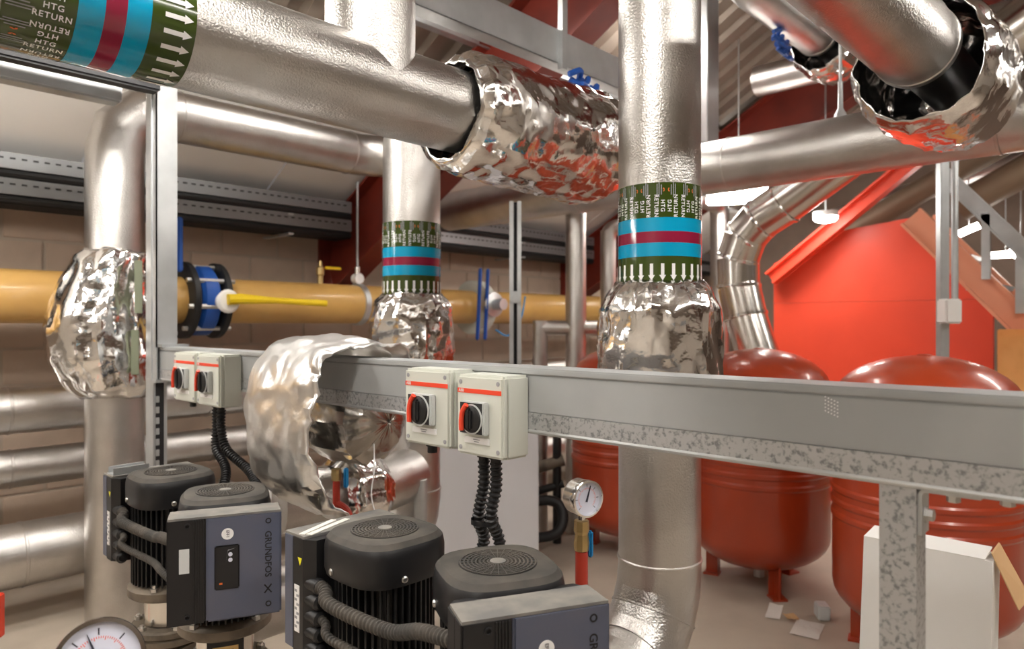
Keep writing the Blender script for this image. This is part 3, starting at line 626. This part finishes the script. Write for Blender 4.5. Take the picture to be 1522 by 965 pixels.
    for (sx, sz) in ((-Wd / 2 + .05, Hd - .02), (Wd / 2 - .035, Hd - .025), (-Wd / 2 + .05, .02), (Wd / 2 - .035, .03)): MB().lathe((sx, yf + .003, z0 + sz), (0, -1, 0), [(0, .008), (.004, .008), (.004, .005), (.001, .004)], 14).build('screw', 'slot_black', cv)
    if badge == 'panel':
        pn = MB().b2((sp + .022, yf - .004, z0 + .085), (sp + .085, yf + .002, z0 + .205), .003).build('control_panel', 'black_plastic', cv)
        for k in (0, 1): MB().lathe((sp + .062, yf - .004, z0 + .180 - .015 * k), (0, -1, 0), [(0, .0055), (.002, .0055)], 14).build('button', 'dial_white', pn)
        MB().add([(sp + .05, yf - .0048, z0 + .155), (sp + .055, yf - .0048, z0 + .19), (sp + .075, yf - .0048, z0 + .196), (sp + .056, yf - .0048, z0 + .193)], [(0, 1, 3), (1, 2, 3)]).build('print', 'grey_print', pn, 0)
        MB().b2((sp + .034, yf - .005, z0 + .1), (sp + .042, yf - .0045, z0 + .105)).build('print', 'orange_print', pn, 0)
        lb = MB().b2((-Wd / 2 + .03, yf - .0005, z0 + .14), (-Wd / 2 + .055, yf + .003, z0 + .205)).build('data_plate', 'switch_grey', hs, 0)
    def txt(body, size, xc, zc, rot, nm, m, dy, par):
        vs, fs = text2d(body, size); c_, s_ = math.cos(rot), math.sin(rot)
        return MB().add([(xc + a * c_ - b * s_, yf - dy, zc + a * s_ + b * c_) for a, b in vs], fs).build(nm, m, par, 0)
    bz = (sp + .055, z0 + .235) if badge == 'panel' else (sp + .065, z0 + .218)
    bd = MB().lathe((bz[0], yf, bz[1]), (0, -1, 0), [(0, .0155), (.0008, .0155)], 24).build('badge', 'white_print', cv)
    txt('EFF1', .0105, bz[0], bz[1], -PI / 2, 'lettering', 'tick_black', .0012, bd)
    txt('GRUNDFOS', .024, Wd / 2 - .036, z0 + .168, -PI / 2, 'lettering', 'slot_black', .0006, cv)
    lg = MB()
    for a_ in (.9, -.9): lg.box((Wd / 2 - .036, yf - .0004, z0 + .072), (.030, .0008, .0035), 0, 0, a_)
    lg.build('emblem', 'slot_black', cv, 0)
    # cable glands on the back face of the drive, by its edge
    for k in range(5):
        zc = z0 + Hd - .112 - .039 * k; s_ = 1
        MB().lathe((s_ * (Wd / 2 - .02), yb - .028, zc), (0, 1, 0), [(0, .0185), (.02, .016), (.03, .016), (.03, .0185), (.045, .0185), (.05, .012)], 12).build('cable_gland', 'black_plastic', hs)
    MB().b2((Wd / 2 - .0005, yb - .068, z0 + .05), (Wd / 2 + .0012, yb - .045, z0 + .165)).build('data_plate', 'white_print', hs, 0)
    for k in range(9): MB().b2((Wd / 2, yb - .066 + (k % 2) * .009, z0 + .06 + k * .011), (Wd / 2 + .0018, yb - .055 + (k % 2) * .009, z0 + .066 + k * .011)).build('print_line', 'grey_print', hs, 0)
    MB().add([(Wd / 2 + .0008, yb - .032, z0 + Hd - .05), (Wd / 2 + .0008, yb - .052, z0 + Hd - .05), (Wd / 2 + .0008, yb - .042, z0 + Hd - .07)], [(0, 1, 2)]).build('warning_sticker', 'sign_yellow', hs, 0)
    return t
def gland(t, k, s_=1):
    z0 = ZP - .02 - .285; return t.matrix_basis @ V((s_ * .125, -.086, z0 + .285 - .112 - .039 * k))
def on_top(px, py): q = P(px, py, Z=ZP); return q.x, q.y
x1, y1 = on_top(254, 700); p1 = pump(x1, y1, PI, 'black motor pump by the left steel post, its drive box turned away', '')
x2, y2 = on_top(335, 729); p2 = pump(x2, y2, math.radians(-24), 'pump whose blue drive cover shows a black control panel', 'panel')
x3, y3 = on_top(572, 786); p3 = pump(x3, y3, PI, 'black motor pump with paper strips on its turned-away drive box', '')
x4, y4 = on_top(740, 836); p4 = pump(x4, y4, math.radians(-26), 'pump with dusty top and blue drive cover without control panel', 'plain')
# flexible conduits
def cond(pts, r, lab, grp='ribbed conduits', m='black_plastic'): return ribbed(pts, r).build('flexible_conduit', m, None, 22, label=lab, cat='conduit', group=grp)
def link(pa, xa, ya, pb, k, r, dz, lab):
    """conduit from a gland of pump pa, round the outside of its fins, into the back of pump pb's drive"""
    a = gland(pa, k); xb4, yb4 = pb.location.x, pb.location.y; z = a.z
    e = pb.matrix_basis @ V((-.122, -.150, z + dz)); m = .152
    p = [a, V((a.x - .004, a.y - .03, z - .003)), V((xa - m, ya, z - .012)), V((min(xa, xb4) - m + .015, (ya + yb4) / 2 - .01, z - .016)), V((xb4 - m - .012, yb4 + .06, z + dz * .45)), V((e.x + .002, e.y + .05, z + dz * .85)), e]
    return cond(p, r, lab, m='dusty')
link(p3, x3, y3, p4, 0, .0165, .045, 'dusty ribbed conduit looping from the paper-topped pump to the plain blue one')
link(p3, x3, y3, p4, 2, .011, -.01, 'thinner ribbed conduit below the dusty looping one')
link(p1, x1, y1, p2, 0, .0165, .03, 'dusty ribbed conduit between the post-side pump and control panel pump')
link(p1, x1, y1, p2, 2, .011, -.01, 'thinner ribbed conduit between the post-side pump and control panel pump')
h4 = g4 + V((0, -.042, 0)); h2 = g2 + V((0, -.042, 0))
cond([h4, h4 + V((0, 0, -.06)), P(730, 770, d=1.70), P(744, 815, d=1.71), V((x4 + .10, y4 + .085, ZP - .2))], .0155, 'black ribbed conduit from the isolator nearer the support post to its pump')
cond([g4, g4 + V((0, 0, -.06)), P(711, 770, d=1.74), P(716, 815, d=1.76), V((x3 + .095, y3 - .075, ZP - .2))], .0155, 'black ribbed conduit hanging beside the other below the mid-rail isolators')
a = P(720.5, 772, d=1.72); MB().lathe(a + V((0, 0, -.01)), (0, 0, 1), [(0, .0345), (.012, .0345)], 12, False).build('cable_tie', 'black_plastic', label='black cable tie round the two hanging conduits', cat='cable tie')
cond([g2, g2 + V((0, 0, -.07)), g2 + V((-.01, -.02, -.15)), P(336, 705, d=2.66), V((x1 + .11, y1 - .05, ZP - .2))], .018, 'black ribbed conduit curving from the isolators to the pump by the left steel post')
cond([h2, h2 + V((0, 0, -.07)), h2 + V((.005, -.04, -.15)), P(374, 705, d=2.62), V((1.17, 2.34, .87)), V((x2 + .10, y2 + .08, ZP - .2))], .018, 'black ribbed conduit curving down behind the control panel pump')
# paper strips on pump 3 and scrap on pump 1
for k, (A, B) in enumerate(((V((x3 - .135, y3 + .158, ZP - .0172)), V((x3 - .01, y3 + .212, ZP - .0172))), (V((x3 - .125, y3 + .140, ZP - .0172)), V((x3 + .02, y3 + .194, ZP - .0172))))):
    dv = B - A
    MB().box((A + B) / 2 + V((0, 0, .0005 * k)), (dv.length, .016, .002), math.atan2(dv.y, dv.x)).build('paper_strip', 'paper', None, 0, label='narrow white paper strip on a pump drive box, ' + ('the one nearer the drive cover edge' if k == 0 else 'the one nearer the fan cover'), cat='paper', group='paper strips on the pump')
A = V((x1 - .075, y1 + .18, ZP - .0105))
t = thing('metal_offcut', 'short steel channel offcut lying on the pump by the left steel post', 'offcut', A)
for dy in (-.025, .025): MB().box((0, dy, .006), (.012, .005, .02)).build('edge', 'galv', t, 0) if False else MB().box((0, dy, .004), (.12, .004, .025), .1).build('flange', 'galv', t, 0)
MB().box((0, 0, -.006), (.12, .054, .004), .1).build('web', 'galv', t, 0)
# ------------------------------------------------------------------ draped foil jacket over the trunking
yA, yB = P(462, 560, X=1.06).y, P(352, 560, X=1.06).y
cx_, cz_ = 1.26, 1.19
mb = MB(); nv, nu = 34, 64; A0, A1 = math.radians(38), math.radians(258); vs = []
for i in range(nv + 1):
    v = i / nv
    for k in range(nu + 1):
        u = k / nu; a = A0 + (A1 - A0) * u; ca, sa = math.cos(a), math.sin(a)
        y = yA + (yB - yA) * v - .05 * max(0, -sa) * (1 - v)
        end = math.sqrt(max(0, 1 - max(0, (v - .6) / .42) ** 2)) * .35 + .65
        p = V((cx_ + .215 * end * math.copysign(abs(ca) ** .9, ca), y, cz_ + (.275 if sa > 0 else .30) * (.9 + .1 * end) * math.copysign(abs(sa) ** .85, sa)))
        edge = max(0, 1 - v * 5); amp = .008 + .028 * edge
        p += V((ca, 0, sa)) * (amp * (crumple(p, 9, 2.2) - .6) + .012 * (folds(V((u * 5, v * 1.2, 4))) - .4))
        p.y += .03 * edge * noise.noise(p * 18)
        vs.append(p)
mb.add(vs, [(i * (nu + 1) + k, i * (nu + 1) + k + 1, (i + 1) * (nu + 1) + k + 1, (i + 1) * (nu + 1) + k) for i in range(nv) for k in range(nu)])
jacket('foil_jacket', mb, 'dull_foil', label='large foil jacket draped over the trunking, open towards the mid-rail isolators', cat='jacket', group='foil jackets')
q = P(522, 625, X=1.50)
bag = jacket('foil_jacket', foil(q + V((-.04, .20, .03)), (.22, -1, -.06), [(0, .02), (.02, .10), (.08, .16), (.2, .175), (.32, .165), (.36, .12), (.38, .05), (.385, .01)], .02, 8, 7.7, nv=30), 'foil_dark_reflection', label='wrinkled foil bag, darkened in colour for dark reflections, hanging below the trunking behind the draped jacket', cat='jacket', group='foil jackets')
# pipe under it
t = thing('branch_pipe', 'metal clad branch pipe with foil patch behind the draped foil jacket', 'pipe', (0, 0, 0)); q = P(540, 730, d=2.9)
MB().tube(bend([q + V((-.33, .08, 0)), q, q + V((.32, .12, 0))], .2), .12, 32).build('cladding', 'cladding', t); foil(q + V((-.15, 0, 0)), (1, 0, 0), [(0, .125), (.04, .16), (.15, .165), (.22, .13)], .02, 9, 3.1, nv=20, nu=40).build('foil_patch', 'foil', t, 50)
MB().cyl((q.x + .3, q.y, 0), (q.x + .3, q.y, q.z), .03, n=12).build('leg', 'galv', t)
t = thing('drain_cock', 'red drain pipe with small blue handle below the dark foil bag', 'valve', (0, 0, 0)); q = P(500, 735, d=2.5)
MB().tube([q + V((0, 0, .07)), q, q + V((0, 0, -q.z))], .013, 10).build('pipe', 'pipe_red', t); MB().tube(catmull([q + V((0, 0, -.03)), q + V((.03, -.03, -.07)), q + V((.05, -.05, -.2))], 6), .014, 10).build('pipe', 'pipe_red', t)
MB().box(q + V((.02, -.03, .06)), (.016, .016, .07), 0, .004).build('handle', 'handle_blue', t); MB().cyl(q + V((0, 0, .05)), q + V((0, 0, .09)), .018, n=10).build('body', 'brass', t)
MB().tube(catmull([P(556, 660, d=2.35), P(556, 700, d=2.3), P(552, 735, d=2.3), P(558, 765, d=2.3), P(562, 790, d=2.2)], 8), .0022, 6).build('string', 'white_print', bag, label='loose white string')
# ------------------------------------------------------------------ pressure gauges
def gauge(c, nrm, r, needle, label, stem):
    c = V(c); n = V(nrm).normalized(); rt = V((n.y, -n.x, 0)).normalized() * -1; up = n.cross(rt) ; up = up if up.z > 0 else -up
    t = thing('pressure_gauge', label, 'gauge', (0, 0, 0), 0, 'dial gauges')
    MB().lathe(c - n * .045, n, [(0, r * .9), (.004, r * .97), (.04, r * .97)], 40).build('case', 'stainless', t)
    MB().lathe(c - n * .008, n, [(0, r), (.012, r * 1.02), (.02, r), (.021, r * .90), (.012, r * .88)], 48, False).build('bezel', 'chrome', t)
    f = MB().lathe(c, n, [(0, r * .9), (.004, r * .9)], 40).build('dial', 'dial_white', t)
    o = c + n * .0046; mb = MB(); mr = MB()
    def seg(m_, a, r0, r1, wd):
        d = rt * math.sin(a) + up * math.cos(a); s = rt * math.cos(a) - up * math.sin(a)
        m_.add([o + d * r0 - s * wd, o + d * r1 - s * wd, o + d * r1 + s * wd, o + d * r0 + s * wd], [(0, 1, 2, 3)])
    for k in range(7): seg(mb, math.radians(-135 + 45 * k), r * .62, r * .78, r * .016)
    for k in range(55): seg(mr, math.radians(-135 + 5 * k), r * (.50 if k % 5 == 0 else .54), r * .59, r * .008)
    mb.build('scale', 'tick_black', f, 0); mr.build('inner_scale', 'signal_red', f, 0)
    nd = MB(); a = math.radians(needle); d = rt * math.sin(a) + up * math.cos(a); s = rt * math.cos(a) - up * math.sin(a)
    nd.prism([o - d * r * .18 - s * r * .05, o + d * r * .72 - s * r * .008, o + d * r * .72 + s * r * .008, o - d * r * .18 + s * r * .05], n * .003); nd.build('needle', 'tick_black', f, 0)
    b = c - V((0, 0, r)) - n * .02
    MB().cyl(b + V((0, 0, .012)), b - V((0, 0, .02)), r * .22, n=12).build('neck', 'chrome', t)
    if stem:
        k = r / .052
        MB().lathe(b - V((0, 0, .10 * k)), (0, 0, 1), [(0, .02), (.02, .022), (.045, .018), (.055, .022), (.085 * k, .021)], 8).build('cock', 'brass', t, 20)
        MB().box(b + rt * .03 + V((0, 0, -.085)), (.014, .02, .075), math.atan2(rt.y, rt.x), .005).build('cock_handle', 'handle_blue', t)
    return t, b
q = P(871, 741, d=1.95)
t, b = gauge(q, V((-.25, -.97, 0)), .051, 18, 'round pressure gauge on a red pipe in front of the red vessels', True)
MB().cyl(b - V((0, 0, .10)), (b.x, b.y, .50), .018, n=14).build('stem_pipe', 'pipe_red', t)
lp = [V((b.x - .10, b.y + .06, .51)), b + V((-.075, .045, -.235)), b + V((-.02, .01, -.215)), b + V((.02, -.012, -.245)), V((b.x + .035, b.y - .01, .49))]
MB().tube(catmull(lp, 8), .014, 12).build('syphon_loop', 'pipe_red', t)
q = P(147, 985, d=1.22)
t, b = gauge(q, V((-.25, -.93, .35)), .072, -20, 'large round pressure gauge below the pumps, blue-white dial and chrome rim', False)
MB().cyl(b, (b.x, b.y, 0), .02, n=12).build('stem_pipe', 'pipe_red', t)
# red frame at left edge
q = P(0, 905, d=2.3); t = thing('red_bracket', 'red steel frame standing by the low wall pipe', 'bracket', (0, 0, 0))
mb = MB(); 
for dz in (.05, -.07): MB().box(q + V((-.12, .06, dz)), (.30, .03, .022), math.radians(-40), .004).build('bar', 'signal_red', t)
for k in (-1, 1): MB().box(q + V((-.12, .06, -.01)) + V((math.cos(math.radians(-40)), math.sin(math.radians(-40)), 0)) * .145 * k, (.022, .03, .14), math.radians(-40), .004).build('upright', 'signal_red', t)
MB().cyl((q.x - .08, q.y + .03, 0), (q.x - .08, q.y + .03, q.z - .06), .014, n=10).build('leg', 'signal_red', t)
# ------------------------------------------------------------------ red vessels
def tank(x, y, label):
    t = thing('expansion_vessel', label, 'tank', (x, y, 0), 0, 'red expansion vessels'); r = .385; H = 1.36
    pr = [(.10, .01)] + [(.10 + .20 * (1 - math.cos(a)), r * math.sin(a)) for a in [PI / 2 * k / 9 for k in range(1, 10)]]
    for zz in (.62, .68, .74): pr += [(zz - .018, r), (zz - .008, r + .006), (zz + .008, r + .006), (zz + .018, r)]
    pr += [(H - .22 + .22 * math.sin(a), r * math.cos(a)) for a in [PI / 2 * k / 10 for k in range(0, 10)]] + [(H, .01)]
    MB().lathe((0, 0, 0), (0, 0, 1), pr, 64).build('shell', 'tank_red', t, 25)
    for k in range(3):
        a = 2 * PI * k / 3 + math.radians(225); c, s = math.cos(a), math.sin(a)
        lg = MB().box((.27 * c, .27 * s, .09), (.07, .01, .18), a).box((.235 * c, .235 * s, .09), (.01, .07, .18), a).build('leg', 'tank_red', t, 0)
        MB().box((.27 * c, .27 * s, .005), (.09, .08, .01), a).build('foot', 'tank_red', lg, 0)
    MB().lathe((0, 0, H - .01), (0, 0, 1), [(0, .03), (.012, .03), (.015, .02)], 16).build('top_plug', 'tank_red', t)
    MB().lathe((0, 0, .03), (0, 0, 1), [(0, .03), (.09, .03)], 12).build('connection', 'steel_bolt', t)
def at(px, d): q = P(px, 482, d=d); return q.x, q.y
tank(*at(936, 4.72), 'red expansion vessel partly hidden behind the labelled riser and gauge')
tank(*at(1128, 4.12), 'red expansion vessel standing between the two others')
tank(*at(1374, 3.22), 'red expansion vessel behind the white carton')
# white cabinet
q = P(797, 700, d=4.1); t = thing('white_cabinet', 'plain white metal cabinet behind the mid-rail isolators', 'cabinet', (0, 0, 0))
cw = thing('x', None, None); bpy.data.objects.remove(cw)
zc = P(797, 640, d=4.1).z; a_ = HEAD - PI / 2 + .12
ctr = V((q.x, q.y, 0)) - RGT * .36 + FWD * .27
MB().box((ctr.x, ctr.y, zc / 2 + .02), (.7, .5, zc - .04), a_, .006).build('body', 'cabinet_white', t); MB().box((ctr.x, ctr.y, .02), (.66, .46, .04), a_).build('plinth', 'slot_black', t, 0)
MB().box((ctr.x - FWD.x * .252 + .01, ctr.y - FWD.y * .252, zc / 2 + .02), (.66, .012, zc - .1), a_, .003).build('door', 'cabinet_white', t)
# black pipework right of cabinet
t = thing('black_pipework', 'black insulated pipe bend on the floor between cabinet and red vessel', 'pipe', (0, 0, 0))
q = P(812, 760, d=4.6)
MB().tube(bend([P(790, 745, d=4.7), P(836, 742, d=4.7), P(838, 795, d=4.6), P(795, 800, d=4.6)], .12), .035, 14).build('bend', 'cable_black', t)
a, b = P(828, 650, d=4.84), P(828, 790, d=4.84); MB().cyl((a.x, a.y, 0), a, .03, n=12).build('upright', 'cable_black', t)
for py in (690, 725): MB().tube([P(790, py + 8, d=4.84), P(838, py - 6, d=4.84)], .04 if py == 690 else .028, 12).build('crossbar', 'cable_black' if py == 725 else 'cast_grey', t)
# carton
XCt = 2.45; qa, qb = P(1284, 793, X=XCt), P(1476, 836, X=XCt); h_ = qb.z
t = thing('white_carton', 'tall flat white carton with open brown flap, leaning behind the mottled post', 'carton', (0, 0, 0))
yl_, yr_ = qa.y, qb.y; dp = .11; lean = .05
MB().prism([(XCt - .10, yl_, 0), (XCt - .10, yr_, 0), (XCt, yr_, h_), (XCt, yl_, h_)], (dp, 0, .0)).build('box', 'card_white', t, 0)
MB().prism([(XCt, yl_, h_), (XCt, yr_ + .02, h_), (XCt + dp, yr_ + .02, h_ + .012), (XCt + dp, yl_, h_ + .012)], (0, 0, .004)).build('top_flap', 'card_white', t, 0)
MB().prism([(XCt + .01, yr_ + .003, h_ + .02), (XCt + dp, yr_ + .0, h_ + .03), (XCt + dp - .01, yr_ - .075, h_ - .11), (XCt + .02, yr_ - .06, h_ - .13)], (0, .004, .003)).build('side_flap', 'card_brown', t, 0)
# ------------------------------------------------------------------ flue
XF = 4.6
fl = thing('flue_duct', 'shiny segmented flue duct with elbow in front of the red partition', 'duct', (0, 0, 0))
pts = [P(1130, 540, X=XF), P(1108, 470, X=XF), P(1098, 425, X=XF), P(1097, 385, X=XF), P(1108, 352, X=XF), P(1130, 326, X=XF), P(1165, 303, X=XF)]
end = pts[-1] + V((0, -1, .62)).normalized() * 3.0
pts.append(end); pts.insert(0, V((pts[0].x, pts[0].y - .1, 0.05)))
for i in range(len(pts) - 1):
    MB().tube([pts[i], pts[i + 1]], .142 - .002 * (i % 2), 36).build('duct_segment', 'stainless' if i not in (0,) else 'cladding', fl)
    if 0 < i:
        ax = (pts[i + 1] - pts[i]).normalized(); MB().lathe(pts[i] - ax * .012, ax, [(0, .142), (.004, .15), (.02, .15), (.024, .142)], 36, False).build('joint_ring', 'chrome', fl)
# red gable partition
XW = 6.2
pw = thing('wall_partition', None, None); pw['kind'] = 'structure'
poly = [P(1150, 700, X=XW), P(1150, 392, X=XW), P(1240, 345, X=XW), P(1362, 322, X=XW), P(1476, 425, X=XW), P(1476, 700, X=XW)]
poly[0].z = poly[-1].z = 0
zm = P(1300, 448, X=XW).z
low = [poly[0], V((XW, poly[0].y, zm - .001)), V((XW, poly[-1].y, zm - .001)), poly[-1]]; upp = [V((XW, poly[0].y, zm + .001))] + [p for p in poly[1:5]]
upp += [V((XW, poly[-1].y, zm + .001))] if poly[4].z > zm + .001 else []
MB().prism(low, (.05, 0, 0)).build('panel', 'wall_red', pw, 0); MB().prism(upp, (.05, 0, 0)).build('panel', 'wall_red', pw, 0)
a, b = P(1146, 414, X=6.05), P(1345, 250, X=6.05)
t = thing('roof_brace', 'bright red sloping steel member above the red partition', 'beam', (0, 0, 0))
ibeam(MB(), a, a + (b - a) * 1.5, .10, .10).build('beam', 'wall_red', t, 0)
a, b = P(1215, 372, X=6.75), P(1400, 266, X=6.75)
MB().tube([a, a + (b - a) * 2], .10, 24).build('sloping_duct', 'duct_brown', label='dull sloping duct above the red partition', cat='duct')
# conduit post with box
q = P(1401, 400, d=4.35); zt2 = P(1401, 235, d=4.35).z
t = thing('conduit_post', 'slender grey post with white junction box in front of the red partition', 'post', (0, 0, 0))
MB().box((q.x, q.y, (zt2 + .6) / 2), (.055, .055, zt2 + .6), HEAD, .004).build('post', 'galv', t)
s_ = RGT * .075; MB().tube([V((q.x, q.y, P(1401, 445, d=4.35).z)) + s_, V((q.x, q.y, zt2 + .1)) + s_], .02, 10).build('conduit', 'galv', t)
qb = P(1411, 463, d=4.28); MB().box(qb, (.10, .10, .15), HEAD, .01).build('junction_box', 'card_white', t)
# stair
st = thing('steel_stair', 'steel stair with pinkish red stringers and grey handrail beside the red partition', 'stair', (0, 0, 0))
for X, nm in ((5.7, 0), (6.1, 1)):
    a, b = P(1385, 352, X=5.7), P(1520, 482, X=5.7); a.x = b.x = X; dv = (b - a)
    L0, L1 = a - dv * .25, a + dv * ((a.z - .06) / max(.01, -dv.z)); 
    ibeam(MB(), L0, L1, .15, .07).build('stringer', 'stair_pink', st, 0)
for k in range(9):
    p = a + dv * (.25 + k * .35)
    if p.z > .05: MB().b2((5.7, p.y - .11, p.z - .015), (6.1, p.y + .11, p.z + .015)).build('tread', 'galv', st, 0)
a, b = P(1412, 268, X=5.65), P(1522, 372, X=5.65); dv = b - a
mb = ibeam(MB(), a - dv * .1, a + dv * 1.9, .09, .06, .02, .012); mb.build('handrail', 'galv', st, 0)
for f_ in (.5, .95, 1.5):
    p = a + dv * f_; MB().box((5.66, p.y, p.z - .22), (.04, .05, .44)).build('baluster', 'galv', st, 0)
# orange cupboards right
q = P(1482, 485, X=5.5)
for k in range(2):
    t = thing('orange_cupboard', 'tall orange wooden cupboard by the stair, ' + ('next to the red partition' if k == 0 else 'further from the red partition'), 'cupboard', (0, 0, 0), 0, 'orange cupboards'); y0 = q.y - .22 * k
    MB().b2((5.5, y0 - .20, 0), (5.60, y0, q.z - .02), .006).build('body', 'wood_orange', t); MB().b2((5.485, y0 - .19, .06), (5.5, y0 - .01, q.z - .06), .004).build('door', 'wood_orange', t)
    MB().b2((5.47, y0 - .04, .9), (5.487, y0 - .03, 1.0)).build('handle', 'steel_bolt', t, 0)
# tube lights far right
for k, (pa, pb, X, lab) in enumerate((((1425, 348), (1455, 335), 7.2, 'between the stair balusters'), ((1500, 372), (1535, 395), 7.0, 'just above the stair handrail'), ((1470, 380), (1520, 377), 7.8, 'lowest, seen under the handrail'))):
    a, b = P(*pa, X=X), P(*pb, X=X); t = thing('tube_light', 'slim white tube light in the far roof, ' + lab, 'light', (0, 0, 0), 0, 'far tube lights')
    MB().tube([a, b], .03, 10).build('tube', 'lamp', t); m_ = (a + b) / 2; MB().cyl(m_, (m_.x, m_.y, zroof(m_.y) + .02), .005, n=6).build('hanger_rod', 'galv', t)
# far duct runs top right
for k, (pa, pb, X, r_, m_) in enumerate((((1440, 300), (1522, 255), 6.6, .12, 'duct_brown'), ((1280, 312), (1520, 236), 7.4, .10, 'cladding'))):
    a, b = P(*pa, X=X), P(*pb, X=X); MB().tube([a - (b - a) * .2, b + (b - a) * .8], r_, 20).build('far_pipe', m_, label=('brown' if k == 0 else 'metal clad') + ' sloping pipe in the far roof above the stair', cat='pipe')
# ------------------------------------------------------------------ floor debris
q = P(1222, 908, Z=.04)
MB().box(q, (.09, .06, .07), .6, .006).build('small_block', 'switch_grey', label='small grey block on the floor under the vessels', cat='block')
for (px, py, s1, s2, rz, m_, lab) in ((1151, 909, .20, .07, .3, 'paper', 'long white paper scrap on the floor under the middle red vessel'), (1175, 920, .07, .06, .8, 'card_brown', 'small tan card scrap on the floor'), (1200, 935, .20, .13, .2, 'paper', 'creased pale sheet lying beside the small grey block')):
    q = P(px, py, Z=.005); mb = MB(); n = 6; vs = []
    for i in range(n + 1):
        for j in range(n + 1):
            a, b = (i / n - .5) * s1, (j / n - .5) * s2; vs.append(V((q.x + a * math.cos(rz) - b * math.sin(rz), q.y + a * math.sin(rz) + b * math.cos(rz), .004 + (.010 if m_ == 'card_brown' else 0) + .012 * abs(noise.noise(V((a * 14, b * 14, px)))))))
    mb.add(vs, [(i * (n + 1) + j, (i + 1) * (n + 1) + j, (i + 1) * (n + 1) + j + 1, i * (n + 1) + j + 1) for i in range(n) for j in range(n)]); mb.build('paper_scrap', m_, None, 0, label=lab, cat='paper')
